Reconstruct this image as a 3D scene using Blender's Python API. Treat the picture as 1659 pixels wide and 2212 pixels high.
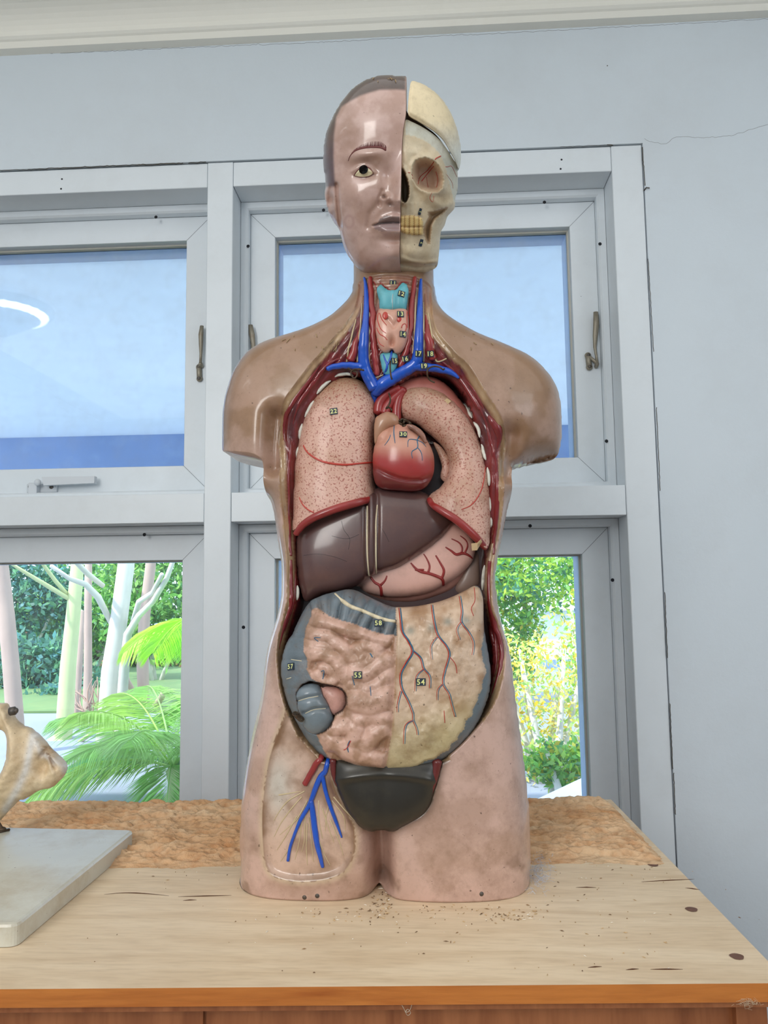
import bpy, math, random
import numpy as np
from mathutils import Vector, Matrix, geometry
from mathutils.bvhtree import BVHTree

for o in list(bpy.data.objects):
    bpy.data.objects.remove(o)
SC = bpy.context.scene
COL = SC.collection
rnd = random.Random(7)
PI = math.pi

# ------------------------------------------------------------------ camera
ZD = 1.0                      # worktop height
CAM = np.array([0.0, 0.0, ZD + 0.30])
FPX = 1660.0
YAW, PITCH, ROLL = 0.05201, 0.09943, -0.01271
camd = bpy.data.cameras.new('camera')
camo = bpy.data.objects.new('camera', camd)
COL.objects.link(camo)
RM = (Matrix.Rotation(YAW, 3, 'Z') @ Matrix.Rotation(PI / 2 + PITCH, 3, 'X') @ Matrix.Rotation(ROLL, 3, 'Z'))
camo.matrix_world = Matrix.Translation(Vector(CAM)) @ RM.to_4x4()
camd.sensor_fit = 'VERTICAL'
camd.sensor_height = 36.0
camd.lens = 36.0 * FPX / 2212.0
camd.clip_start = 0.02
camd.clip_end = 400
SC.camera = camo
R3 = np.array(RM)

SC.view_settings.view_transform = 'Standard'
SC.view_settings.look = 'None'
SC.view_settings.exposure = 0.0
SC.view_settings.gamma = 1.0
SC.view_settings.use_curve_mapping = False
SC.cycles.max_bounces = 8
SC.cycles.transparent_max_bounces = 24
SC.cycles.sample_clamp_indirect = 6.0
SC.cycles.use_denoising = True
SC.cycles.caustics_reflective = False
SC.cycles.caustics_refractive = False

# ------------------------------------------------------------------ world, sun, lights
w = bpy.data.worlds.new('sky')
SC.world = w
w.use_nodes = True
wn = w.node_tree.nodes
wl = w.node_tree.links
for n in list(wn):
    wn.remove(n)
wo = wn.new('ShaderNodeOutputWorld')
wb = wn.new('ShaderNodeBackground')
wb.inputs[0].default_value = (0.70, 0.84, 1.0, 1)
wb.inputs[1].default_value = 3.6
wl.new(wb.outputs[0], wo.inputs[0])
sd = bpy.data.lights.new('sun', 'SUN')
sd.energy = 7.0
sd.angle = 0.03
sd.color = (1.0, 0.95, 0.86)
so = bpy.data.objects.new('sun', sd)
so.rotation_euler = (math.radians(24), math.radians(-34), 0)   # high sun over the garden
COL.objects.link(so)

def area(name, loc, target, sx, sy, power, color):
    d = bpy.data.lights.new(name, 'AREA')
    d.shape = 'RECTANGLE'
    d.size, d.size_y = sx, sy
    d.energy = power
    d.color = color
    o = bpy.data.objects.new(name, d)
    o.location = loc
    o.rotation_euler = (Vector(target) - Vector(loc)).to_track_quat('-Z', 'Y').to_euler()
    COL.objects.link(o)
    return o
area('window_light_behind', (-1.0, -1.55, 2.0), (0.0, 0.85, 1.3), 0.75, 0.95, 23.0, (1.0, 0.97, 0.93))
area('window_light_side', (1.9, -0.9, 2.0), (0.1, 0.9, 1.3), 0.9, 1.1, 8.5, (0.95, 0.97, 1.0))  # weaker fill light added from the right, no window stands there
area('ceiling_panel_light', (0.0, -0.55, 2.455), (0.0, -0.55, 0.0), 4.0, 2.7, 22.5, (0.97, 0.98, 1.0))  # overhead light, oversized on purpose so the upper panes mirror it evenly

# ------------------------------------------------------------------ projection helpers
def ray(px, py):
    return R3 @ np.array([px - 829.5, -(py - 1106.0), -FPX])

def atY(px, py, Y):
    d = ray(px, py)
    return CAM + d * (Y / d[1])

def atZ(px, py, Z):
    d = ray(px, py)
    return CAM + d * ((Z - CAM[2]) / d[2])

def proj(P):
    q = (np.asarray(P) - CAM) @ R3
    return np.stack([829.5 + FPX * q[..., 0] / -q[..., 2], 1106.0 - FPX * q[..., 1] / -q[..., 2]], -1)

def crop(ox, oy, s):
    def f(pts):
        return [(ox + p[0] / s, oy + p[1] / s) + tuple(p[2:]) for p in pts]
    return f
c1 = crop(660, 130, 4.366)
c2 = crop(660, 580, 4.366)
c3 = crop(580, 780, 3.072)
c4 = crop(580, 1200, 3.072)
c5 = crop(500, 1500, 2.44)
cL = crop(480, 700, 4.425)
cR = crop(1000, 700, 4.425)
cB = crop(0, 1480, 5.184)

def lin(c):
    c = [x / 255.0 for x in c]
    return tuple((x / 12.92 if x <= 0.04045 else ((x + 0.055) / 1.055) ** 2.4) for x in c)

# ------------------------------------------------------------------ tags
def tag(o, label=None, cat=None, group=None, kind=None):
    if label: o['label'] = label
    if cat: o['category'] = cat
    if group: o['group'] = group
    if kind: o['kind'] = kind
    return o

def empty(name, loc, label=None, cat=None, group=None, kind=None):
    o = bpy.data.objects.new(name, None)
    o.empty_display_size = 0.05
    o.location = tuple(float(v) for v in loc)
    COL.objects.link(o)
    return tag(o, label, cat, group, kind)

def wloc(p):
    v = Vector((0, 0, 0))
    while p is not None:
        v += p.location
        p = p.parent
    return v

class MB:
    """collects geometry in world coordinates, then becomes ONE mesh object"""
    def __init__(s):
        s.v, s.f, s.m, s.c, s.sm = [], [], [], [], []
        s.n = 0
    def add(s, V, F, mat=0, col=None, smooth=True):
        V = np.asarray(V, float).reshape(-1, 3)
        s.v.append(V)
        s.f.extend([tuple(int(i) + s.n for i in f) for f in F])
        if np.ndim(mat) == 0:
            s.m.extend([int(mat)] * len(F))
        else:
            s.m.extend([int(x) for x in mat])
        s.sm.extend([smooth] * len(F))
        if col is None:
            col = np.ones((len(V), 3)) * 0.5
        col = np.asarray(col, float)
        if col.ndim == 1:
            col = np.tile(col, (len(V), 1))
        s.c.append(col)
        s.n += len(V)
        return s
    def box(s, a, b, mat=0, bev=0.0, top=None):
        x0, y0, z0 = np.minimum(a, b)
        x1, y1, z1 = np.maximum(a, b)
        q = min(bev, (x1 - x0) / 2.01, (y1 - y0) / 2.01, (z1 - z0) / 2.01)
        if q <= 0:
            V = [(x, y, z) for z in (z0, z1) for x, y in ((x0, y0), (x1, y0), (x1, y1), (x0, y1))]
            F = [(3, 2, 1, 0), (4, 5, 6, 7), (0, 1, 5, 4), (1, 2, 6, 5), (2, 3, 7, 6), (3, 0, 4, 7)]
            s.add(V, F, mat, smooth=False)
            return s
        V, F = [], []
        idx = {}
        for i, (x, sx) in enumerate(((x0, 1), (x1, -1))):
            for j, (y, sy) in enumerate(((y0, 1), (y1, -1))):
                for k, (z, sz) in enumerate(((z0, 1), (z1, -1))):
                    idx[i, j, k, 0] = len(V); V.append((x, y + sy * q, z + sz * q))
                    idx[i, j, k, 1] = len(V); V.append((x + sx * q, y, z + sz * q))
                    idx[i, j, k, 2] = len(V); V.append((x + sx * q, y + sy * q, z))
                    F.append((idx[i, j, k, 0], idx[i, j, k, 1], idx[i, j, k, 2]))
        for i in (0, 1):
            F.append([idx[i, j, k, 0] for j, k in ((0, 0), (1, 0), (1, 1), (0, 1))])
            F.append([idx[j, i, k, 1] for j, k in ((0, 0), (1, 0), (1, 1), (0, 1))])
            F.append([idx[j, k, i, 2] for j, k in ((0, 0), (1, 0), (1, 1), (0, 1))])
        for i in (0, 1):
            for j in (0, 1):
                F.append((idx[i, j, 0, 0], idx[i, j, 1, 0], idx[i, j, 1, 1], idx[i, j, 0, 1]))
                F.append((idx[i, 0, j, 0], idx[i, 1, j, 0], idx[i, 1, j, 2], idx[i, 0, j, 2]))
                F.append((idx[0, i, j, 1], idx[1, i, j, 1], idx[1, i, j, 2], idx[0, i, j, 2]))
        s.add(V, F, mat, smooth=False)
        return s
    def prism(s, base, h0, h1, mat=0, axis=2, mat_side=None):
        n = len(base)
        V = []
        for h in (h0, h1):
            for p in base:
                q = [p[0], p[1]]
                q.insert(axis, h)
                V.append(q)
        F = [tuple(range(n))[::-1], tuple(range(n, 2 * n))] + [(i, (i + 1) % n, n + (i + 1) % n, n + i) for i in range(n)]
        ms = mat if mat_side is None else mat_side
        s.add(V, F, [mat, mat] + [ms] * n, smooth=False)
        return s
    def tube(s, pts, rad, mat=0, seg=8, col=None, cap=True, flat=None):
        P = np.asarray(pts, float)
        n = len(P)
        if n < 2: return s
        r = np.ones(n) * rad if np.ndim(rad) == 0 else np.interp(np.linspace(0, 1, n), np.linspace(0, 1, len(rad)), rad)
        T = np.gradient(P, axis=0)
        T /= np.linalg.norm(T, axis=1)[:, None] + 1e-12
        up = np.array([0.31, 0.2, 0.93])
        if flat is not None: up = np.asarray(flat, float)
        A = np.cross(T[0], up)
        if np.linalg.norm(A) < 1e-3: A = np.cross(T[0], np.array([1.0, 0.1, 0]))
        V = []
        a = A / np.linalg.norm(A)
        for i in range(n):
            a = a - T[i] * a.dot(T[i])
            a /= np.linalg.norm(a) + 1e-12
            b = np.cross(T[i], a)
            for k in range(seg):
                t = 2 * PI * k / seg
                V.append(P[i] + r[i] * (a * math.cos(t) + b * math.sin(t)))
        F = [(i * seg + k, i * seg + (k + 1) % seg, (i + 1) * seg + (k + 1) % seg, (i + 1) * seg + k)
             for i in range(n - 1) for k in range(seg)]
        if cap:
            V.append(P[0] - T[0] * r[0] * 0.6); V.append(P[-1] + T[-1] * r[-1] * 0.6)
            m = n * seg
            F += [(m, (k + 1) % seg, k) for k in range(seg)]
            F += [(m + 1, (n - 1) * seg + k, (n - 1) * seg + (k + 1) % seg) for k in range(seg)]
        s.add(V, F, mat, col)
        return s
    def ball(s, c, r, mat=0, col=None, seg=12, rings=8):
        r = np.ones(3) * r if np.ndim(r) == 0 else np.asarray(r, float)
        V = [np.array(c) + r * (0, 0, 1)]
        for i in range(1, rings):
            t = PI * i / rings
            for k in range(seg):
                p = 2 * PI * k / seg
                V.append(np.array(c) + r * (math.sin(t) * math.cos(p), math.sin(t) * math.sin(p), math.cos(t)))
        V.append(np.array(c) - r * (0, 0, 1))
        F = [(0, 1 + k, 1 + (k + 1) % seg) for k in range(seg)]
        for i in range(rings - 2):
            for k in range(seg):
                F.append((1 + i * seg + k, 1 + (i + 1) * seg + k, 1 + (i + 1) * seg + (k + 1) % seg, 1 + i * seg + (k + 1) % seg))
        L = len(V) - 1
        F += [(L, 1 + (rings - 2) * seg + (k + 1) % seg, 1 + (rings - 2) * seg + k) for k in range(seg)]
        s.add(V, F, mat, col)
        return s
    def build(s, name, mats, parent=None, label=None):
        if not isinstance(mats, (list, tuple)): mats = [mats]
        org = wloc(parent) if parent is not None else Vector((0, 0, 0))
        V = np.concatenate(s.v) - np.array(org)
        me = bpy.data.meshes.new(name)
        me.from_pydata(V.tolist(), [], s.f)
        for m in mats: me.materials.append(m)
        me.polygons.foreach_set('material_index', np.array(s.m, dtype=np.int32))
        me.polygons.foreach_set('use_smooth', np.array(s.sm, dtype=bool))
        at = me.color_attributes.new('Col', 'FLOAT_COLOR', 'POINT')
        c = np.concatenate(s.c)
        c4_ = np.concatenate([c, np.ones((len(c), 1))], 1).astype(np.float32)
        at.data.foreach_set('color', c4_.ravel())
        me.update()
        o = bpy.data.objects.new(name, me)
        COL.objects.link(o)
        if parent is not None: o.parent = parent
        if label: o['label'] = label
        return o

# ------------------------------------------------------------------ 2-D helpers
def smooth_poly(pts, ds, closed=True, rounds=1):
    """Catmull-Rom through the traced points, resampled every ds"""
    P = np.asarray(pts, float)
    n = len(P)
    out = []
    rng = range(n) if closed else range(n - 1)
    for i in rng:
        if closed:
            a, b, c, d = P[(i - 1) % n], P[i], P[(i + 1) % n], P[(i + 2) % n]
        else:
            a, b, c, d = P[max(i - 1, 0)], P[i], P[i + 1], P[min(i + 2, n - 1)]
        k = max(1, int(round(np.linalg.norm(c[:2] - b[:2]) / ds)))
        for j in range(k):
            t = j / k
            out.append(0.5 * ((2 * b) + (-a + c) * t + (2 * a - 5 * b + 4 * c - d) * t * t + (-a + 3 * b - 3 * c + d) * t ** 3))
    if not closed: out.append(P[-1])
    return np.array(out)

def inside(poly, Q):
    Q = np.asarray(Q, float)
    x, y = Q[:, 0], Q[:, 1]
    r = np.zeros(len(Q), bool)
    P = np.asarray(poly)[:, :2]
    for (x1, y1), (x2, y2) in zip(P, np.roll(P, -1, 0)):
        if y1 == y2: continue
        c = (y1 > y) != (y2 > y)
        r ^= c & (x < (x2 - x1) * (y - y1) / (y2 - y1) + x1)
    return r

def dist(poly, Q, closed=True, want_t=False):
    Q = np.asarray(Q, float)[:, :2]
    P = np.asarray(poly, float)[:, :2]
    A = P if closed else P[:-1]
    B = np.roll(P, -1, 0) if closed else P[1:]
    best = np.full(len(Q), 1e9); bt = np.zeros(len(Q))
    for i, (a, b) in enumerate(zip(A, B)):
        d = b - a
        L = d.dot(d) + 1e-18
        t = np.clip(((Q - a) @ d) / L, 0, 1)
        e = Q - a - t[:, None] * d
        dd = np.hypot(e[:, 0], e[:, 1])
        m = dd < best
        best[m] = dd[m]; bt[m] = ((i + t) / len(A))[m]
    return (best, bt) if want_t else best

_rs = np.random.RandomState(3)
_tab = _rs.rand(256, 256)
def vnoise(x, y):
    xi, yi = np.floor(x).astype(int), np.floor(y).astype(int)
    fx, fy = x - xi, y - yi
    fx = fx * fx * (3 - 2 * fx); fy = fy * fy * (3 - 2 * fy)
    g = lambda i, j: _tab[i % 256, j % 256]
    return (g(xi, yi) * (1 - fx) + g(xi + 1, yi) * fx) * (1 - fy) + (g(xi, yi + 1) * (1 - fx) + g(xi + 1, yi + 1) * fx) * fy
def fnoise(x, y, o=4):
    s, a, t = 0, 1, 0
    for k in range(o):
        s = s + a * vnoise(x * 2 ** k + 17 * k, y * 2 ** k + 9 * k); t += a; a *= 0.5
    return s / t
def sstep(a, b, x):
    t = np.clip((x - a) / (b - a), 0, 1)
    return t * t * (3 - 2 * t)

class Inflate:
    """membrane height over a mask: h = sqrt(2u) with laplace(u) = -1, zero on the rim"""
    def __init__(s, poly, res):
        P = np.asarray(poly)[:, :2]
        s.lo = P.min(0) - 3 * res
        n = np.ceil((P.max(0) - s.lo) / res).astype(int) + 4
        s.res = res
        nx, ny = n
        levels = []
        r = res
        while True:
            mx, my = int(math.ceil(nx * res / r)), int(math.ceil(ny * res / r))
            levels.append((r, mx, my))
            if min(mx, my) < 14: break
            r *= 2
        U = None
        for r, mx, my in levels[::-1]:
            X, Y = np.meshgrid(s.lo[0] + (np.arange(mx) + 0.5) * r, s.lo[1] + (np.arange(my) + 0.5) * r, indexing='ij')
            M = inside(P, np.stack([X.ravel(), Y.ravel()], 1)).reshape(mx, my)
            if U is None: U = np.zeros((mx, my))
            else:
                V = np.repeat(np.repeat(U, 2, 0), 2, 1)
                U = np.zeros((mx, my)); a, b = min(mx, V.shape[0]), min(my, V.shape[1])
                U[:a, :b] = V[:a, :b]
            U *= M
            for _ in range(220):
                V = np.zeros_like(U)
                V[1:-1, 1:-1] = 0.25 * (U[2:, 1:-1] + U[:-2, 1:-1] + U[1:-1, 2:] + U[1:-1, :-2] + r * r)
                U = V * M
        s.U = U
    def __call__(s, Q):
        g = (np.asarray(Q)[:, :2] - s.lo) / s.res - 0.5
        i = np.clip(np.floor(g).astype(int), 0, np.array(s.U.shape) - 2)
        f = np.clip(g - i, 0, 1)
        U = s.U
        u = (U[i[:, 0], i[:, 1]] * (1 - f[:, 0]) * (1 - f[:, 1]) + U[i[:, 0] + 1, i[:, 1]] * f[:, 0] * (1 - f[:, 1]) +
             U[i[:, 0], i[:, 1] + 1] * (1 - f[:, 0]) * f[:, 1] + U[i[:, 0] + 1, i[:, 1] + 1] * f[:, 0] * f[:, 1])
        return np.sqrt(2 * np.maximum(u, 0))

def softcap(h, D, p=3.0):
    return h / (1 + (h / D) ** p) ** (1 / p)

class Frame:
    def __init__(s, O, tilt=0.0, turn=0.0):
        s.O = np.asarray(O, float)
        M = Matrix.Rotation(turn, 3, 'Z') @ Matrix.Rotation(tilt, 3, 'X')
        M = np.array(M)
        s.U = M @ np.array([1.0, 0, 0]); s.V = M @ np.array([0, 0, 1.0]); s.N = M @ np.array([0, -1.0, 0])
    def uv(s, pts):
        out = []
        for p in pts:
            wv = p[2] if len(p) > 2 else 0.0
            d = ray(p[0], p[1])
            t = (wv - (CAM - s.O) @ s.N) / (d @ s.N)
            q = CAM + d * t - s.O
            out.append((q @ s.U, q @ s.V))
        return np.array(out)
    def P(s, u, v, w):
        u, v, w = np.asarray(u), np.asarray(v), np.asarray(w)
        return s.O + u[..., None] * s.U + v[..., None] * s.V + w[..., None] * s.N
    def px(s, u, v, w):
        return proj(s.P(u, v, w))

def triangulate(outline, step, lines=(), extra=None):
    """outline: resampled Nx2; lines: list of Mx2 constraint polylines (closed flag in tuple)"""
    O = np.asarray(outline)
    lo, hi = O.min(0), O.max(0)
    xs = np.arange(lo[0], hi[0], step)
    ys = np.arange(lo[1], hi[1], step * 0.87)
    X, Y = np.meshgrid(xs, ys, indexing='ij')
    X = X + (np.arange(len(ys)) % 2)[None, :] * step * 0.5
    G = np.stack([X.ravel(), Y.ravel()], 1)
    G = G[inside(O, G)]
    G = G[dist(O, G) > step * 0.55]
    for L, cl in lines:
        G = G[dist(L, G, cl) > step * 0.45]
    if extra is not None and len(extra):
        X_ = extra[inside(O, extra)]
        X_ = X_[dist(O, X_) > step * 0.2]
        for L, cl in lines:
            X_ = X_[dist(L, X_, cl) > step * 0.3]
        cell = {}
        for p_ in X_:
            cell.setdefault((int(p_[0] // step), int(p_[1] // step)), []).append(p_)
        keep = []
        for g_ in G:
            ci, cj = int(g_[0] // step), int(g_[1] // step)
            ok = True
            for i_ in (-1, 0, 1):
                for j_ in (-1, 0, 1):
                    for p_ in cell.get((ci + i_, cj + j_), ()):
                        if (p_[0] - g_[0]) ** 2 + (p_[1] - g_[1]) ** 2 < (0.5 * step) ** 2: ok = False
            keep.append(ok)
        G = np.concatenate([G[np.array(keep)], X_])
    V = [Vector((float(a), float(b))) for a, b in O]
    n = len(O)
    E = [(i, (i + 1) % n) for i in range(n)]
    for L, cl in lines:
        b = len(V); m = len(L)
        V += [Vector((float(x), float(y))) for x, y in L]
        E += [(b + i, b + (i + 1) % m) for i in range(m if cl else m - 1)]
    V += [Vector((float(a), float(b))) for a, b in G]
    r = geometry.delaunay_2d_cdt(V, E, [], 0, 1e-7, False)
    P = np.array([tuple(v) for v in r[0]])
    F = np.array([f for f in r[2] if len(f) == 3])
    cen = P[F].mean(1)
    F = F[inside(O, cen)]
    a, b, c = P[F[:, 0]], P[F[:, 1]], P[F[:, 2]]
    ar = (b[:, 0] - a[:, 0]) * (c[:, 1] - a[:, 1]) - (b[:, 1] - a[:, 1]) * (c[:, 0] - a[:, 0])
    F[ar < 0] = F[ar < 0][:, ::-1]
    F = F[np.abs(ar) > 1e-13]
    used = np.unique(F)
    mp = -np.ones(len(P), int); mp[used] = np.arange(len(used))
    return P[used], mp[F]

def ring(poly, d):
    """outline moved inward by d"""
    P = np.asarray(poly)
    T = np.roll(P, -1, 0) - np.roll(P, 1, 0)
    T /= np.linalg.norm(T, axis=1)[:, None] + 1e-12
    N = np.stack([-T[:, 1], T[:, 0]], 1)
    area_ = 0.5 * np.sum(P[:, 0] * np.roll(P[:, 1], -1) - np.roll(P[:, 0], -1) * P[:, 1])
    if area_ < 0: N = -N
    Q = P + N * d
    ok = dist(P, Q) > abs(d) * 0.9
    return Q[ok]

class Relief:
    """solid built from a traced outline: front height wf(uv), back height wb(uv), joined around the rim"""
    def __init__(s, frame, outline, step, wf, wb, lines=(), colf=None, matf=None, rings=True, smooth=True):
        s.fr = frame
        ol = frame.uv(outline)
        O = smooth_poly(ol, step) if smooth else smooth_poly(ol, step)
        L = [(smooth_poly(frame.uv(l), step, cl), cl) for l, cl in lines]
        s.O = O
        ex = [ring(O, d_) for d_ in (step * .35, step * .9)] if rings else []
        for l, cl in L:
            if cl: ex += [ring(l, d_) for d_ in (-.0011, .0011, .0026, .0046)]
        P, F = triangulate(O, step, L, np.concatenate(ex) if ex else None)
        s.P2, s.F = P, F
        wfv = wf(P)
        wbv = wb(P)
        s.build(P, F, wfv, wbv, colf, matf)
    def build(s, P, F, wf, wb, colf, matf):
        fr = s.fr
        # boundary edges
        E = {}
        for a, b, c in F:
            for e in ((a, b), (b, c), (c, a)):
                E[e] = 1
        bd = [e for e in E if (e[1], e[0]) not in E]
        n = len(P)
        A = fr.P(P[:, 0], P[:, 1], wf)
        B = fr.P(P[:, 0], P[:, 1], wb)
        isb = np.zeros(n, bool)
        for a, b in bd: isb[a] = isb[b] = True
        share = isb & ((wf - wb) < 0.0012)
        mid = (A + B) / 2
        A[share] = mid[share]
        bidx = np.where(share, np.arange(n), np.arange(n) + n)
        px = proj(A)
        faces = [tuple(f) for f in F] + [tuple(bidx[f][::-1]) for f in F]
        mats = None
        cen = px[F].mean(1)
        mf = np.zeros(len(F), int) if matf is None else matf(cen, P[F].mean(1))
        mats = list(mf) + list(mf)
        for a, b in bd:
            q = [b, a, bidx[a], bidx[b]]
            q = [x for i, x in enumerate(q) if x not in q[:i]]
            if len(q) >= 3:
                faces.append(tuple(q)); mats.append(0)
        s.A = A
        s.bvh = BVHTree.FromPolygons([Vector(v) for v in A], [tuple(int(i) for i in f) for f in F])
        col = np.ones((n, 3)) * 0.5 if colf is None else colf(px, P, wf)
        V = np.concatenate([A, B])
        C = np.concatenate([col, col])
        s.V, s.faces, s.mats, s.C, s.nf, s.px = V, faces, np.array(mats), C, len(F), px
    def into(s, mb, mat=None):
        mb.add(s.V, s.faces, s.mats if mat is None else mat, s.C)
        return mb

def stick(px, py, bvhs, lift=0.0, default=None):
    d = ray(px, py)
    d = Vector(d).normalized()
    best = None
    for b in bvhs:
        h = b.ray_cast(Vector(CAM), d)
        if h[0] is not None and (best is None or h[3] < best[3]):
            best = h
    if best is None: return None
    n = best[1]
    if n.dot(d) > 0: n = -n
    return np.array(best[0] + n * lift), np.array(n)

def drape(pts, bvhs, ds=4.0, lift=0.0):
    """world points along a traced line lying on the surfaces"""
    S = smooth_poly([p[:2] for p in pts], ds, closed=False)
    out = []
    for q in S:
        h = stick(q[0], q[1], bvhs, lift)
        if h is None:
            continue
        out.append(h[0])
    if len(out) < 2: return None
    out = np.array(out)
    if len(out) > 4:   # soften
        o2 = out.copy()
        for _ in range(2):
            o2[1:-1] = 0.25 * o2[:-2] + 0.5 * o2[1:-1] + 0.25 * o2[2:]
        out = o2
    return out
PXM = 0.00049   # metres per pixel at the torso
# ------------------------------------------------------------------ materials
def mat(name, base=(0.5, 0.5, 0.5), rough=0.5, coat=0.0, attr=False, dirt=None, dirt_amt=0.3, dscale=14.0, speck=None,
        speck_scale=60.0, speck_th=0.62, bump=0.0, bscale=80.0, metal=0.0, spec=0.5, var=0.08, trans=0.0, stretch=(1, 1, 1), coat_rough=0.15, dirt2=0.0):
    m = bpy.data.materials.new(name)
    m.use_nodes = True
    N, L = m.node_tree.nodes, m.node_tree.links
    bs = N['Principled BSDF']
    bs.inputs['Roughness'].default_value = rough
    bs.inputs['Metallic'].default_value = metal
    bs.inputs['Specular IOR Level'].default_value = spec
    bs.inputs['Coat Weight'].default_value = coat
    bs.inputs['Coat Roughness'].default_value = coat_rough
    tc = N.new('ShaderNodeTexCoord')
    mp = N.new('ShaderNodeMapping')
    mp.inputs['Scale'].default_value = stretch
    L.new(tc.outputs['Object'], mp.inputs[0])
    co = mp.outputs[0]
    if attr:
        a = N.new('ShaderNodeVertexColor'); a.layer_name = 'Col'
        cur = a.outputs[0]
    else:
        c = N.new('ShaderNodeRGB'); c.outputs[0].default_value = (*base, 1)
        cur = c.outputs[0]
    def noise(scale, det=6, rgh=0.6):
        n = N.new('ShaderNodeTexNoise')
        n.inputs['Scale'].default_value = scale; n.inputs['Detail'].default_value = det; n.inputs['Roughness'].default_value = rgh
        L.new(co, n.inputs['Vector'])
        return n.outputs['Fac']
    def ramp(src, a, b):
        r = N.new('ShaderNodeMapRange'); r.inputs['From Min'].default_value = a; r.inputs['From Max'].default_value = b
        L.new(src, r.inputs['Value']); return r.outputs[0]
    def mix(fac, A, B, mode='MIX', facv=None):
        x = N.new('ShaderNodeMix'); x.data_type = 'RGBA'; x.blend_type = mode
        if facv is not None: x.inputs[0].default_value = facv
        else: L.new(fac, x.inputs[0])
        L.new(A, x.inputs[6])
        if isinstance(B, tuple): x.inputs[7].default_value = (*B, 1)
        else: L.new(B, x.inputs[7])
        return x.outputs[2]
    if var:
        v = ramp(noise(dscale * 0.6), 0.3, 0.7)
        d = N.new('ShaderNodeMapRange'); d.inputs['To Min'].default_value = 1 - var; d.inputs['To Max'].default_value = 1 + var
        L.new(v, d.inputs['Value'])
        cmb = N.new('ShaderNodeCombineColor')
        for i in range(3): L.new(d.outputs[0], cmb.inputs[i])
        cur = mix(None, cur, cmb.outputs[0], 'MULTIPLY', 1.0)
    if dirt is not None:
        f = ramp(noise(dscale, 10, 0.7), 0.48, 0.78)
        mu = N.new('ShaderNodeMath'); mu.operation = 'MULTIPLY'; mu.inputs[1].default_value = dirt_amt
        L.new(f, mu.inputs[0])
        cur = mix(mu.outputs[0], cur, tuple(dirt))
    if dirt is not None and dirt2:
        f = ramp(noise(dscale * 5.5, 8, 0.75), 0.5, 0.72)
        mu = N.new('ShaderNodeMath'); mu.operation = 'MULTIPLY'; mu.inputs[1].default_value = dirt2
        L.new(f, mu.inputs[0])
        cur = mix(mu.outputs[0], cur, tuple(dirt))
    if speck is not None:
        f = ramp(noise(speck_scale, 3, 0.5), speck_th, speck_th + 0.05)
        mu = N.new('ShaderNodeMath'); mu.operation = 'MULTIPLY'; mu.inputs[1].default_value = 0.75
        L.new(f, mu.inputs[0])
        cur = mix(mu.outputs[0], cur, tuple(speck))
    L.new(cur, bs.inputs['Base Color'])
    if bump:
        b = N.new('ShaderNodeBump'); b.inputs['Strength'].default_value = bump; b.inputs['Distance'].default_value = 0.002
        L.new(noise(bscale, 5, 0.6), b.inputs['Height']); L.new(b.outputs[0], bs.inputs['Normal'])
    if trans:
        tr = N.new('ShaderNodeBsdfTranslucent'); L.new(cur, tr.inputs[0])
        ms = N.new('ShaderNodeMixShader'); ms.inputs[0].default_value = trans
        L.new(bs.outputs[0], ms.inputs[1]); L.new(tr.outputs[0], ms.inputs[2])
        L.new(ms.outputs[0], N['Material Output'].inputs[0])
    return m

BROWN = (0.16, 0.09, 0.045)
M = {}
M['wall'] = mat('wall_paint', lin((214, 224, 232)), 0.75, dirt=lin((190, 190, 190)), dirt_amt=0.25, dscale=3, bump=0.25, bscale=60, var=0.03)
M['ceiling'] = mat('ceiling_paint', lin((244, 243, 234)), 0.8, dirt=lin((200, 195, 180)), dirt_amt=0.3, dscale=2, bump=0.1, var=0.03)
M['frame'] = mat('window_frame_paint', lin((226, 234, 240)), 0.42, dirt=lin((170, 170, 165)), dirt_amt=0.15, dscale=8, var=0.03)
M['bead'] = mat('sealant_bead', lin((200, 200, 192)), 0.5, var=0.04)
M['dark'] = mat('dark_gap', (0.012, 0.014, 0.02), 0.8, var=0)
M['seam'] = mat('mitre_seam', lin((110, 120, 128)), 0.8, var=0)
M['handle_metal'] = mat('aged_handle_metal', lin((150, 143, 128)), 0.4, metal=0.35, dirt=BROWN, dirt_amt=0.6, dscale=60)
M['handle_white'] = mat('white_handle', lin((210, 216, 222)), 0.4, var=0.02)
M['floor'] = mat('floor_tiles', lin((150, 145, 138)), 0.5, dirt=lin((110, 100, 90)), dirt_amt=0.4, dscale=6)
M['skin'] = mat('painted_plaster_skin', attr=True, rough=0.36, coat=0.6, coat_rough=0.12, dirt=lin((122, 90, 64)), dirt_amt=0.65, dirt2=0.3, dscale=19, speck=lin((70, 45, 30)), speck_scale=230, speck_th=0.70, bump=0.12, bscale=90, var=0.08)
M['face'] = mat('painted_plaster_face', attr=True, rough=0.34, coat=0.7, coat_rough=0.1, dirt=lin((140, 104, 84)), dirt_amt=0.3, dirt2=0.18, dscale=18, speck=lin((70, 45, 30)), speck_scale=230, speck_th=0.72, bump=0.08, bscale=120, var=0.06)
M['bone'] = mat('painted_bone', attr=True, rough=0.45, coat=0.15, dirt=lin((120, 92, 55)), dirt_amt=0.5, dscale=26, dirt2=0.25, speck=lin((60, 40, 22)), speck_scale=260, speck_th=0.72, bump=0.15, bscale=140, var=0.06)
M['muscle'] = mat('glossy_muscle_paint', attr=True, rough=0.22, coat=0.5, dirt=lin((60, 25, 20)), dirt_amt=0.5, dscale=40, bump=0.3, bscale=120, var=0.15)
M['red'] = mat('red_paint', lin((150, 48, 46)), rough=0.3, coat=0.3, dirt=lin((90, 30, 28)), dirt_amt=0.5, dscale=60, var=0.12)
M['paintred'] = mat('thin_red_line_paint', lin((184, 58, 46)), rough=0.35, coat=0.2)
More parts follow.
